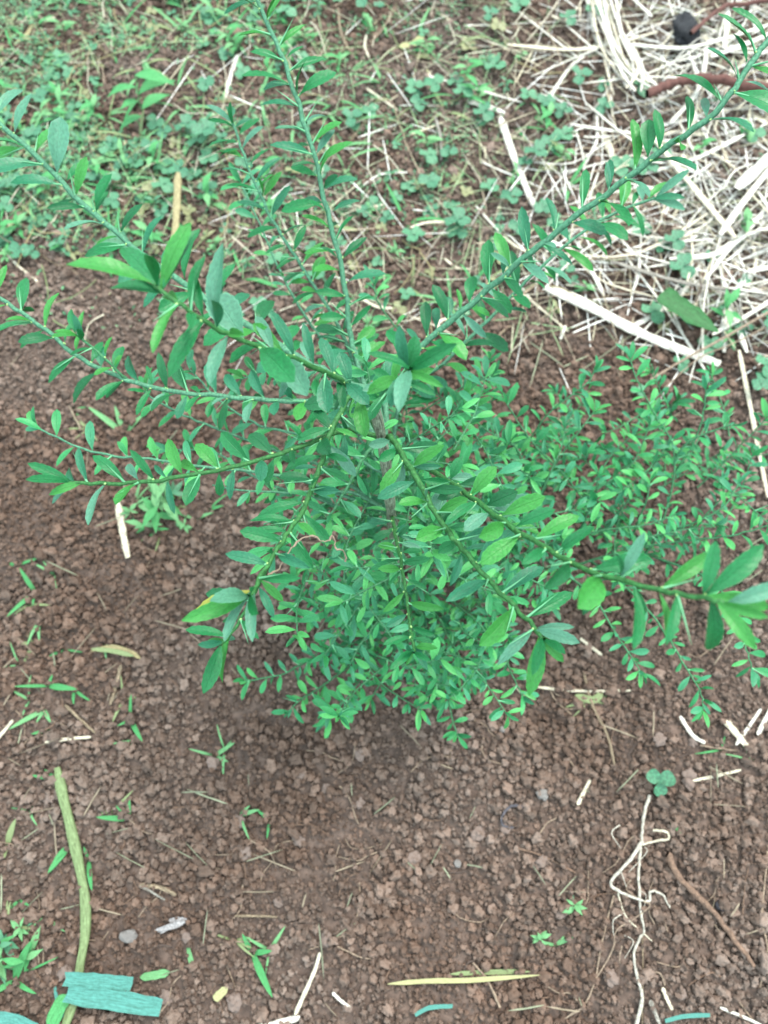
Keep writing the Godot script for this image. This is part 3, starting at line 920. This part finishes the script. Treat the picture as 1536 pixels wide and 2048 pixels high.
	for k in 130:
		var u := rr(20, 1500)
		var v := rr(1080, 2040)
		if u < 900 and rng.randf() < 0.5: v = rr(1500, 1900); 
		var ang := rr(0, TAU)
		var pts := [[u, v]]
		for q in 3:
			ang += rr(-0.8, 0.8)
			u += cos(ang) * rr(14, 40)
			v += sin(ang) * rr(14, 40)
			pts.append([u, v])
		var thick := rr(.0004, .0009)
		root(pts, thick, rr(.0003, .0006), ["root_brown", "root_pale", "root_pale", "root_dark"][k % 4], "%s wavy %s root fibre lying loose on bare soil" % ["fine" if thick > .00065 else "hair-thin", ["brown", "tan", "tan", "dark"][k % 4]], rr(0.002, 0.005), "root_fibre", "root", "loose root fibres")
	# ---- stalks and broad blades
	straw([[114, 1535], [125, 1590], [140, 1650], [160, 1740], [170, 1800], [170, 1870], [160, 1930], [152, 1985], [120, 2080]], 22, "stalk_green", "long pale green grass stalk lying bent on bare soil", 0.010, "grass_stalk", "grass")
	flat_leaf([[130, 1957], [200, 1962], [264, 1968]], 24, "grass_blue", "upper half of a torn blue-green blade lying over the pale stalk", 0.022)
	flat_leaf([[132, 1986], [220, 1998], [322, 2014]], 31, "grass_blue", "lower half of a torn blue-green blade lying over the pale stalk", 0.021)
	flat_leaf([[-30, 2042], [20, 2044], [80, 2068]], 30, "grass_blue", "blue-green leaf end beside the foot of the pale stalk", 0.012)
	flat_leaf([[135, 1990], [118, 2015], [100, 2060]], 24, "grass", "dark green leaf folded under the torn blue-green blade", 0.012)
	flat_leaf([[1322, 588], [1370, 625], [1436, 664]], 50, "blade_green", "broad green grass blade with a notched end above the straw", 0.035)
	flat_leaf([[775, 1968], [850, 1962], [940, 1960], [1080, 1950]], 8, "blade_yellow", "long yellow dying grass blade on bare soil", 0.008)
	flat_leaf([[900, 1948], [980, 1944], [1060, 1943]], 8, "grass_old", "thin greenish blade behind the long yellow one", 0.006)
	flat_leaf([[798, 92], [825, 90], [848, 70]], 20, "blade_yellow", "curled yellow leaf on dark soil behind the shrub", 0.010)
	flat_leaf([[428, 2000], [438, 1990], [455, 1975]], 14, "blade_yellow", "small bright yellow leaf scrap on bare soil", 0.006)
	flat_leaf([[280, 1955], [310, 1950], [340, 1944]], 14, "grass_pale", "small light green leaf scrap beside the torn blade", 0.006)
	flat_leaf([[1150, 1390], [1185, 1400], [1205, 1385]], 14, "grass_old", "wilted grey-green blade beside a thin level straw", 0.006)
	flat_leaf([[1330, 2042], [1370, 2032], [1420, 2030]], 7, "grass_blue", "narrow blue-green blade by the straw stubs", 0.010)
	flat_leaf([[830, 2030], [860, 2015], [905, 2012]], 7, "grass_blue", "small bowed blue-green blade below the yellow one", 0.010)
	flat_leaf([[180, 1303], [225, 1294], [262, 1305], [282, 1318]], 9, "straw_yellow", "curled dry husk on bare soil", 0.008)
	flat_leaf([[182, 1298], [225, 1302], [268, 1312]], 9, "grass_old", "greenish strip beside the curled dry husk", 0.010)
	root([[1300, 760], [1380, 712], [1440, 680], [1536, 625], [1600, 590]], .0014, .0020, "root_pale", "long tan dry stalk slanting under the broad green blade", 0.030, "dry_stalk", "stalk", "", 0.05)
	root([[1330, 775], [1400, 715], [1460, 690], [1540, 650]], .0007, .0010, "root_pale", "thin tan dry stalk beside a thicker one", 0.026, "dry_stalk", "stalk", "", 0.05)
	root([[1390, 605], [1402, 575], [1398, 550]], .0012, .0008, "root_dark", "dark thin stalk standing behind the broad green blade", 0.03, "dry_stalk", "stalk", "", 0.05)
	# ---- small finds
	solo("charcoal_lump", lump(301, 0.35, 2), M.charcoal, "black charred lump half buried at the straw's edge", "lump", soil(1372, 62, 0.014)).scale = Vector3(0.020, 0.014, 0.034)
	solo("pebble", lump(302, 0.15, 2), M.stone, "tiny round white pebble beneath the shrub's low leaves", "pebble", soil(1005, 1459, 0.004)).scale = Vector3.ONE * 0.0034
	solo("pebble", lump(303, 0.30, 2), M.stone, "larger chipped white pebble on open soil", "pebble", soil(1086, 1589, 0.005)).scale = Vector3(0.0065, 0.004, 0.006)
	solo("pebble", lump(304, 0.25, 2), M.stone, "pinkish white pebble near the long pale grass stalk", "pebble", soil(258, 1872, 0.005)).scale = Vector3(0.0085, 0.005, 0.006)
	solo("pebble", lump(305, 0.25, 1), M.stone, "small white chip by a grey straw on open soil", "pebble", soil(915, 1727, 0.004)).scale = Vector3.ONE * 0.004
	solo("pebble", lump(306, 0.25, 1), M.slate, "flat blue-grey stone chip beside the brown woody root", "pebble", soil(1448, 1810, 0.003)).scale = Vector3(0.009, 0.003, 0.006)
	solo("pebble", lump(307, 0.25, 1), M.slate, "dark oblong stone chip on reddish soil behind the trunk", "pebble", soil(930, 795, 0.005)).scale = Vector3(0.008, 0.004, 0.011)
	root([[1046, 1613], [1022, 1612], [1005, 1630], [1006, 1650], [1026, 1655]], .0016, .0010, "slate", "grey worm-like curl of soil on open ground", 0.005, "worm_cast", "cast")
	var fluff := thing("papery_husk", "torn pale papery husk with frayed end on bare soil", "husk", soil(340, 1858, 0.004))
	for k in 7: part("fibre", blade_strip(rr(0.018, 0.034), rr(0.003, 0.006), PI - 0.35 + rr(-0.35, 0.35), rr(0.0, 0.2), rr(0.1, 0.3)), M.paper, fluff, Transform3D(Basis.IDENTITY, Vector3(0.014 + rr(-.003, .003), 0.002 * k * 0.4, -0.008 + rr(-.003, .003))))
	for k in 26:
		var big := rr(0.0045, 0.0075)
		var u := rr(60, 1500)
		var v := rr(1450, 2030)
		var o := solo("soil_clod", lump(400 + k % 5, 0.42, 2), M.clod, "larger rounded soil clod resting among fine crumbs", "clod", soil(u, v, big * 0.35), "larger soil clods")
		o.scale = Vector3(big * rr(0.8, 1.3), big * rr(0.6, 0.9), big)
		o.rotation.y = rr(0, TAU)
	# the dry curl hooked on the shrub
	var curl := smooth([spot(536, 1150, .438), spot(556, 1140, .436), spot(575, 1110, .436), spot(600, 1080, .434), spot(626, 1072, .432), spot(650, 1084, .43), spot(668, 1072, .428), spot(672, 1096, .425), spot(690, 1104, .42), spot(692, 1122, .415)], 5)
	var c0 := curl[0]
	for i in curl.size(): curl[i] += Vector3(rr(-1, 1), rr(-1, 1), rr(-1, 1)) * 0.0006 - c0
	solo("dry_tendril", tube(curl, func(t): return 0.00062 * (1.0 + 0.3 * sin(t * 40.0)) - 0.0002 * t, 6).commit(), M.root_pale, "curly dry tan tendril caught on a shoot of the shrub", "tendril", c0)
	# ---- clover
	for a in [[.014, .019, "clover"], [.022, .022, "clover"], [.018, .018, "clover_dark"], [.026, .021, "clover_dark"], [.012, .015, "clover"], [.012, .018, "clover_yellow"]]: clover_protos.append(make_clover(a[0], a[1], a[2]))
	var named_clover := [[832, 188, 0], [840, 225, 2], [870, 188, 1], [918, 200, 1], [1046, 208, 1], [988, 140, 0], [1120, 240, 2], [1128, 278, 0], [1100, 305, 2], [1058, 330, 3], [892, 318, 2], [975, 250, 3], [710, 265, 3], [728, 28, 3], [935, 14, 1], [1030, 22, 0], [1140, 62, 3], [1190, 40, 0], [850, 10, 2], [1500, 290, 1], [1275, 190, 1], [1350, 505, 3], [1365, 560, 3], [905, 470, 3], [820, 488, 1], [860, 375, 3], [980, 380, 0], [1015, 410, 2], [405, 190, 3], [415, 275, 3], [400, 300, 1], [340, 345, 0], [330, 385, 1], [375, 360, 3], [820, 380, 4], [1035, 470, 2], [930, 100, 5], [990, 60, 5], [640, 360, 2], [1520, 740, 1], [1500, 770, 3], [1311, 1568, 2]]
	for a in named_clover: scatter(clover_protos[a[2]], "clover", a[0], a[1], "three-leaved %s clover sprig on the open dark soil and straw" % ["low green", "tall green", "low dark green", "tall dark green", "tiny green", "yellowing"][a[2]] if a[1] < 1400 else "lone clover sprig at the top of the white root tangle", "clover", "clover sprigs" if a[1] < 1400 else "", rr(0.75, 1.0))
	for k in 95:
		var u := rr(330, 1100)
		var v := rr(230, 640)
		if k % 4 == 0: v = rr(-60, 240)
		if k % 9 == 0:
			u = rr(1100, 1540)
			v = rr(470, 800)
		var kind := rng.randi() % 6
		scatter(clover_protos[kind], "clover", u, v, "small %s clover sprig mixed with dry stems" % ["low green", "tall green", "low dark green", "tall dark green", "tiny green", "yellowing"][kind], "clover", "clover sprigs among dry stems", rr(0.45, 0.85))
	# ---- weeds
	for a in [[7, .026, .030, ["grass", "grass_pale"]], [8, .021, .022, ["grass", "clover"]], [6, .032, .036, ["grass", "grass_pale"]], [9, .018, .016, ["clover", "grass_pale"]], [5, .024, .012, ["grass_old", "clover_yellow"]]]: weed_protos.append(make_weed(a[0], a[1], a[2], a[3]))
	var tall := make_weed(6, .050, .075, ["grass", "grass_pale"])
	scatter(tall, "leafy_weed", 296, 250, "tall single weed with long paired leaves on a bare patch", "weed", "")
	for k in 330:
		var u := rr(-40, 330)
		var v := rr(-60, 430)
		var q := rng.randf()
		if q < 0.20:
			u = rr(330, 640)
			v = rr(-40, 130)
		elif q < 0.5:
			u = rr(0, 480)
			v = rr(230, 520)
		if u > 200 and u < 420 and v > 120 and v < 255: continue
		if k % 5 < 2:
			var sprig := rng.randi() % 6
			scatter(clover_protos[sprig], "clover", u, v, "%s clover sprig crowded in the dense weed patch" % ["low green", "tall green", "low dark green", "tall dark green", "tiny green", "yellowing"][sprig], "clover", "clover sprigs in the weed patch", rr(0.5, 0.85))
			continue
		var kind: int = [0, 1, 1, 2, 3, 3, 4, 4][rng.randi() % 8]
		scatter(weed_protos[kind], "leafy_weed", u, v, "%s in the dense green weed patch" % ["leafy two-toned weed", "bushy low weed with short leaves", "tall weed with long narrow leaves", "low weed with many tiny leaves", "withering olive and yellow weed"][kind], "weed", "weeds of the dense patch", rr(0.4, 0.95))
	for k in 40: scatter(weed_protos[k % 5], "leafy_weed", rr(450, 1080), rr(20, 700), ["leafy two-toned weed", "bushy low weed with short leaves", "tall weed with long narrow leaves", "low weed with many tiny leaves", "withering olive and yellow weed"][k % 5] + " among clover and dry stems", "weed", "weeds among the clover", rr(0.45, 0.85))
	for k in 34:
		var kind := k % 5
		if k % 2: scatter(weed_protos[kind], "leafy_weed", rr(1060, 1540), rr(180, 720), ["leafy two-toned weed", "bushy low weed with short leaves", "tall weed with long narrow leaves", "low weed with many tiny leaves", "withering olive and yellow weed"][kind] + " growing up through straw", "weed", "weeds in the straw", rr(0.5, 0.95))
		else: scatter(clover_protos[kind], "clover", rr(1060, 1540), rr(180, 720), "%s clover sprig growing up through straw" % ["low green", "tall green", "low dark green", "tall dark green", "tiny green"][kind], "clover", "clover sprigs in the straw", rr(0.7, 1.05))
	for k in 8: scatter(weed_protos[rng.randi() % 4], "leafy_weed", rr(262, 420), rr(985, 1060), "low leafy weed by the short torn straw on bare soil", "weed", "weeds by the torn straw", rr(0.6, 1.0))
	for a in [[20, 1880, .9], [5, 1930, 1.1], [45, 1850, .7], [70, 1900, .6]]: scatter(weed_protos[int(a[2] * 10) % 4], "leafy_weed", a[0], a[1], "small weed tuft near the torn blue-green blade", "weed", "weeds near the torn blade", a[2])
	scatter(weed_protos[3], "leafy_weed", 1140, 1812, "tiny weed seedling with round leaves on open soil", "weed", "", 0.7)
	scatter(weed_protos[3], "leafy_weed", 1082, 1872, "tiny weed seedling with trailing thread stems on open soil", "weed", "", 0.6)
	# ---- grass seedlings on the open soil
	seedling(72, 1185, [[238, .035, .006, .4], [125, .042, .006, .3], [80, .020, .004, .5]], "grass", "grass seedling with crossed blades on bare soil by the weed line")
	seedling(80, 1240, [[75, .030, .004, .6], [100, .034, .004, .5]], "grass_pale", "thin trailing grass seedling below crossed blades")
	seedling(98, 1372, [[8, .042, .008, .3], [175, .036, .004, .5], [290, .014, .004, .4]], "grass", "grass seedling with one broad blade lying level on soil")
	seedling(90, 1420, [[145, .040, .006, .4], [50, .020, .005, .4], [110, .016, .004, .4]], "grass_pale", "grass seedling above a short level straw")
	seedling(262, 1440, [[48, .038, .006, .3], [275, .032, .004, .4], [150, .016, .003, .4]], "grass", "lone grass seedling with a forward leaning blade on soil")
	seedling(430, 1512, [[330, .030, .005, .4], [195, .030, .003, .5], [20, .020, .004, .4]], "grass_pale", "grass seedling lying low on soil under the low twigs")
	seedling(258, 1638, [[185, .034, .006, .3], [275, .022, .005, .3], [230, .022, .003, .3]], "grass", "grass seedling with three spread blades near the pale stalk")
	seedling(140, 1690, [[120, .032, .008, .3], [130, .020, .006, .3]], "grass", "grass seedling pressed against one side of the pale stalk")
	seedling(178, 1720, [[65, .034, .006, .3], [250, .016, .004, .3]], "grass", "grass seedling pressed against the other side of the pale stalk")
	seedling(505, 1905, [[55, .046, .008, .2], [350, .024, .006, .3], [240, .022, .005, .4]], "grass", "grass seedling with one long bright blade on open soil")
	seedling(375, 1885, [[70, .030, .003, .9], [60, .026, .003, .8]], "grass_pale", "thin hooked grass seedling beside the papery husk")
	seedling(480, 1630, [[345, .026, .005, .4], [60, .030, .003, .6], [320, .018, .004, .4]], "grass_pale", "wispy grass seedling among brown root fibres")
	seedling(250, 870, [[215, .060, .008, .8], [320, .040, .007, .5], [250, .040, .007, .3]], "grass_pale", "pale arching grass plant beneath the left shoots")
	seedling(305, 1060, [[80, .020, .006, .4], [300, .022, .005, .4], [10, .030, .005, .4]], "grass", "grass seedling among small weeds by the torn straw")
	seedling(390, 1040, [[350, .030, .005, .5], [200, .028, .004, .5]], "grass_pale", "grass seedling lying under the lowest left shoot")
	seedling(210, 1290, [[20, .028, .003, .8], [70, .02, .003, .6]], "grass_pale", "thread-thin grass seedling above the curled dry husk")
	seedling(310, 370, [[285, .075, .006, .1]], "grass_pale", "single upright grass blade in the weed patch")
	seedling(30, 1960, [[300, .055, .010, .3], [150, .030, .006, .6], [20, .030, .005, .6]], "grass", "coarse grass tuft beside the torn blue-green blade")
	seedling(110, 1965, [[60, .045, .004, 1.4]], "grass_blue", "thin blue-green blade curving round under the torn one")
	seedling(1340, 1645, [[50, .014, .004, .3]], "grass", "single tiny grass blade above the white root tangle")
	seedling(15, 1690, [[290, .030, .008, .3], [80, .014, .005, .3]], "grass_old", "dull olive grass seedling on the outer soil")
	var wisps := [[40, 1130], [110, 1150], [60, 1210], [130, 1300], [40, 1330], [70, 1290], [150, 1380], [60, 1400], [250, 1400], [100, 1460], [270, 1480], [180, 860], [150, 820], [270, 1010], [350, 1010], [420, 1020], [450, 1500], [330, 1060], [120, 1560], [60, 1620], [230, 1620], [40, 1800], [90, 1830], [20, 1850], [60, 1940], [540, 1900], [470, 1880], [1440, 1500], [1500, 1520], [1180, 1400], [540, 1640], [1110, 1890]]
	for k in wisps.size():
		var list := []
		for q in 2 + k % 3: list.append([rr(0, 360), rr(.015, .034), rr(.002, .0045), rr(.4, 1.4)])
		seedling(wisps[k][0], wisps[k][1], list, ["grass", "grass_pale", "grass_old"][k % 3], "tiny %s grass wisp of %s blades on bare soil" % [["green", "pale green", "olive"][k % 3], ["two", "three", "four"][k % 3]], "grass_wisp", "grass", "grass wisps on bare soil")
	for k in 120:
		var u := rr(-20, 470)
		var v := rr(-60, 500)
		if k % 3 == 0:
			u = rr(460, 1150)
			v = rr(0, 640)
		var list := []
		for q in 2 + rng.randi() % 3: list.append([rr(0, 360), rr(.03, .075), rr(.0025, .006), rr(.3, 1.5)])
		seedling(u, v, list, ["grass", "grass_pale", "grass_old", "grass_pale"][k % 4], "slim %s grass tuft of %s blades among %s" % [["green", "pale green", "olive", "pale green"][k % 4], ["two", "three", "four"][list.size() - 2], "the weeds" if k % 3 else "clover sprigs"], "grass_tuft", "grass", "grass tufts in the weed patch" if k % 3 else "grass tufts among the clover")
	# ---- dry bent stems among the clover
	for k in 110:
		var u := rr(0, 1120)
		var v := rr(-30, 660)
		if k % 3 == 0:
			u = rr(0, 480)
			v = rr(-30, 480)
		var ang := rr(0, TAU)
		var pts := [[u, v, 0.0]]
		for q in 3:
			ang += rr(-0.6, 0.6)
			u += cos(ang) * rr(15, 45)
			v += sin(ang) * rr(15, 45)
			pts.append([u, v, rr(0.0, 0.012)])
		root(pts, rr(.0006, .0012), rr(.0004, .0008), ["straw_tan", "straw_pale", "grass_old", "straw_yellow"][k % 4], "thin bent %s stalk tangled in the weeds and clover" % ["tan", "pale", "greenish", "yellow"][k % 4], rr(0.004, 0.010), "dry_stalk", "stalk", "dry stems among weeds", 0.05)
	for p in clover_protos + weed_protos + [tall]: p.free()
	# ---- what nobody could count: tiny leaves and chaff
	ground_cover()

func flat_leaf(pts: Array, width: float, m: String, label: String, over: float) -> void:
	var w := way_on_soil(pts, over, 5)
	var at := w[0]
	var n := w.size()
	var st := SurfaceTool.new()
	st.begin(Mesh.PRIMITIVE_TRIANGLES)
	var rows := []
	for i in n:
		var t := float(i) / (n - 1)
		var d := (w[mini(i + 1, n - 1)] - w[maxi(i - 1, 0)]).normalized()
		var side := d.cross(Vector3.UP).normalized()
		var half := width * 0.5 * 0.00058 * (0.86 + 0.14 * sin(t * PI)) * (1.0 if m == "grass_blue" or width > 30 else clampf(sin(t * PI) * 1.6 + 0.12, 0.0, 1.0))
		if m == "blade_green": half *= clampf((1.0 - t) * 2.0 + 0.15, 0.0, 1.0)
		var rag := d * half * (rr(-0.25, 0.25) if i == 0 or i == n - 1 else 0.0)
		var rag2 := d * half * (rr(-0.25, 0.25) if i == 0 or i == n - 1 else 0.0)
		var cup := rr(0.15, 0.5)
		rows.append([w[i] - at - side * half * rr(0.92, 1.05) + rag + Vector3.UP * half * cup, w[i] - at - rag2, w[i] - at + side * half * rr(0.92, 1.05) + rag2 + Vector3.UP * half * (0.55 - cup), t])
	for i in n - 1:
		for k in 2:
			for q in [[i, k], [i + 1, k], [i + 1, k + 1], [i, k], [i + 1, k + 1], [i, k + 1]]:
				st.set_uv(Vector2(rows[q[0]][3], q[1] * 0.5))
				st.set_normal(Vector3(0.25 * (q[1] - 1), 1, 0).normalized())
				st.add_vertex(rows[q[0]][q[1]])
	solo("fallen_grass" if not m.begins_with("straw") else "dry_husk", st.commit(), M[m], label, "grass" if not m.begins_with("straw") else "husk", at).set_meta("kind", "thing")

func multi(called: String, mesh: Mesh, m: Material, list: Array, label: String, category: String) -> void:
	var mm := MultiMesh.new()
	mm.transform_format = MultiMesh.TRANSFORM_3D
	mm.use_colors = true
	mm.mesh = mesh
	mm.instance_count = list.size()
	for i in list.size():
		mm.set_instance_transform(i, list[i][0])
		mm.set_instance_color(i, list[i][1])
	var o := MultiMeshInstance3D.new()
	o.name = numbered(called)
	o.multimesh = mm
	o.material_override = m
	add_child(o)
	tag(o, label, category, "", "stuff")

func ground_cover() -> void:
	var greens := [Color(0.12, 0.37, 0.16), Color(0.18, 0.43, 0.20), Color(0.08, 0.30, 0.14), Color(0.28, 0.42, 0.21), Color(0.42, 0.39, 0.22), Color(0.40, 0.32, 0.22)]
	var list := []
	for k in 42000:
		var u := rr(-120, 1000)
		var v := rr(-140, 660)
		var p := soil(u, v, 0.0)
		var dens := clampf(1.05 - u / 620.0, 0.30, 1.0) * (1.0 if v < 430 else clampf(1.0 - (v - 430) / 120.0, 0.06, 1.0)) * clampf(0.7 + patch.get_noise_2d(p.x * 3.0, p.z * 3.0) * 2.2, 0.05, 1.3)
		if u > 200 and u < 430 and v > 110 and v < 260: dens *= 0.12
		if rng.randf() > dens: continue
		var s := rr(0.0035, 0.0095)
		var b := Basis.from_euler(Vector3(rr(-0.5, 0.5), rr(0, TAU), rr(-0.3, 0.6))) * Basis.from_scale(Vector3(s, s, s * rr(0.8, 1.5)))
		var c: Color = greens[rng.randi() % (6 if rng.randf() < 0.4 else 3)] * rr(0.75, 1.15)
		c.a = 1.0
		list.append([Transform3D(b, p + Vector3.UP * rr(0.001, 0.006 + 0.014 * dens)), c])
	multi("ground_cover", blade_mesh["small_oval_1"], M.fill, list, "matted tiny green and yellowing weed leaves covering the soil", "weeds")
	var chaff := []
	var dry := [Color(0.82, 0.79, 0.72), Color(0.55, 0.48, 0.33), Color(0.34, 0.27, 0.18), Color(0.30, 0.32, 0.20)]
	for k in 5600:
		var u := rr(300, 1640)
		var v := rr(-120, 760)
		var dens := clampf((u - 900.0) / 520.0, 0.08, 1.0) * clampf(0.75 + patch.get_noise_2d(u * 0.004, v * 0.004) * 2.2, 0.1, 1.0) * (1.0 if v < 520 else clampf(1.0 - (v - 520) / 240.0, 0.0, 1.0))
		var bare := k % 24 == 0
		if bare:
			u = rr(0, 1536)
			v = rr(700, 2048)
			dens = 0.6
		if rng.randf() > dens: continue
		var p := soil(u, v, rr(0.004, 0.014))
		var l := rr(0.012, 0.065) * (0.35 if bare else 1.0)
		var b := Basis.from_euler(Vector3(rr(-.5, .5), rr(0, TAU), rr(-.22, .22))) * Basis.from_scale(Vector3(l, rr(0.0003, 0.0007), rr(0.0004, 0.0010)))
		var c: Color = dry[2 + rng.randi() % 2 if bare else [0, 0, 0, 1, 2, 3][rng.randi() % 6]] * rr(0.7, 1.05) * (0.7 if bare else 1.0)
		c.a = 1.0
		chaff.append([Transform3D(b, p), c])
	var bit := tube(PackedVector3Array([Vector3(-0.5, 0, 0), Vector3(-0.1, 0.9, 0.6), Vector3(0.2, 1.2, 0.2), Vector3(0.5, 0, -0.5)]), func(t): return 0.9 - 0.4 * t, 5).commit()
	for k in 1900:
		var u := rr(-60, 1120)
		var v := rr(-120, 680)
		if v > 480 and u < 430: continue
		if u > 200 and u < 430 and v > 110 and v < 260 and k % 5: continue
		var p := soil(u, v, rr(0.003, 0.014))
		if rng.randf() > clampf(0.62 + patch.get_noise_2d(p.x * 2.0 + 40.0, p.z * 2.0) * 1.8, 0.08, 1.0): continue
		var l := rr(0.008, 0.050)
		var b := Basis.from_euler(Vector3(rr(-.5, .5), rr(0, TAU), rr(-.3, .3))) * Basis.from_scale(Vector3(l, rr(0.0003, 0.0006), rr(0.0004, 0.0008)))
		var c: Color = [Color(0.46, 0.44, 0.30), Color(0.30, 0.40, 0.20), Color(0.52, 0.48, 0.36), Color(0.24, 0.38, 0.18), Color(0.34, 0.26, 0.18)][rng.randi() % 5] * rr(0.75, 1.1)
		c.a = 1.0
		chaff.append([Transform3D(b, p), c])
	multi("straw_chaff", bit, M.fill_dry, chaff, "fine broken straw chaff sprinkled over the soil", "chaff")

func _ready() -> void:
	rng.seed = 20240611
	relief.seed = 4
	relief.frequency = 3.2
	patch.seed = 9
	patch.frequency = 2.6
	# ---- camera
	var cam := Camera3D.new()
	cam.name = "camera"
	add_child(cam)
	cam.position = Vector3(0, EYE, 0)
	cam.rotation_degrees = Vector3(-(90.0 - TILT), 0, 0)
	cam.fov = rad_to_deg(2.0 * atan(1024.0 / FOCAL))
	cam.near = 0.02
	cam.far = 200.0
	var lens := CameraAttributesPhysical.new()
	lens.frustum_focal_length = 12.0 * FOCAL / 1024.0
	lens.frustum_focus_distance = 0.50
	lens.exposure_aperture = 4.4
	lens.frustum_near = 0.02
	lens.frustum_far = 200.0
	cam.attributes = lens
	cam.current = true
	# ---- overcast sky and weak, very soft sun
	var env := Environment.new()
	var sky := Sky.new()
	var sm := ProceduralSkyMaterial.new()
	sm.sky_top_color = Color(0.885, 0.965, 1.0)
	sm.sky_horizon_color = Color(0.56, 0.61, 0.64)
	sm.sky_curve = 0.6
	sm.ground_bottom_color = Color(0.20, 0.17, 0.15)
	sm.ground_horizon_color = Color(0.45, 0.46, 0.44)
	sky.sky_material = sm
	env.background_mode = Environment.BG_SKY
	env.sky = sky
	env.tonemap_mode = Environment.TONE_MAPPER_LINEAR
	env.tonemap_exposure = 4.4
	env.sdfgi_enabled = true
	env.ssao_enabled = true
	env.ssil_enabled = true
	var we := WorldEnvironment.new()
	we.environment = env
	add_child(we)
	var sun := DirectionalLight3D.new()
	sun.name = "sun"
	add_child(sun)
	sun.light_energy = 0.4
	sun.light_angular_distance = 22.0
	sun.light_color = Color(1.0, 0.98, 0.95)
	sun.shadow_enabled = true
	sun.look_at_from_position(Vector3(0.9, 2.2, -1.2), Vector3.ZERO)
	# ---- the place
	make_materials()
	M.clod = mat(Color(0.27, 0.195, 0.160), 0.95)
	M.clod.albedo_texture = M.crumb.albedo_texture
	M.clod.uv1_triplanar = true
	M.clod.uv1_scale = Vector3.ONE * 0.5
	M.clod.heightmap_enabled = true
	M.clod.heightmap_texture = M.crumb.heightmap_texture
	M.clod.heightmap_scale = 0.06
	M.fill_dry = mat(Color(1, 1, 1), 0.7)
	M.fill_dry.vertex_color_use_as_albedo = true
	build_ground()
	print("ground")
	build_shrub()
	print("shrub")
	build_litter()
	print("litter")
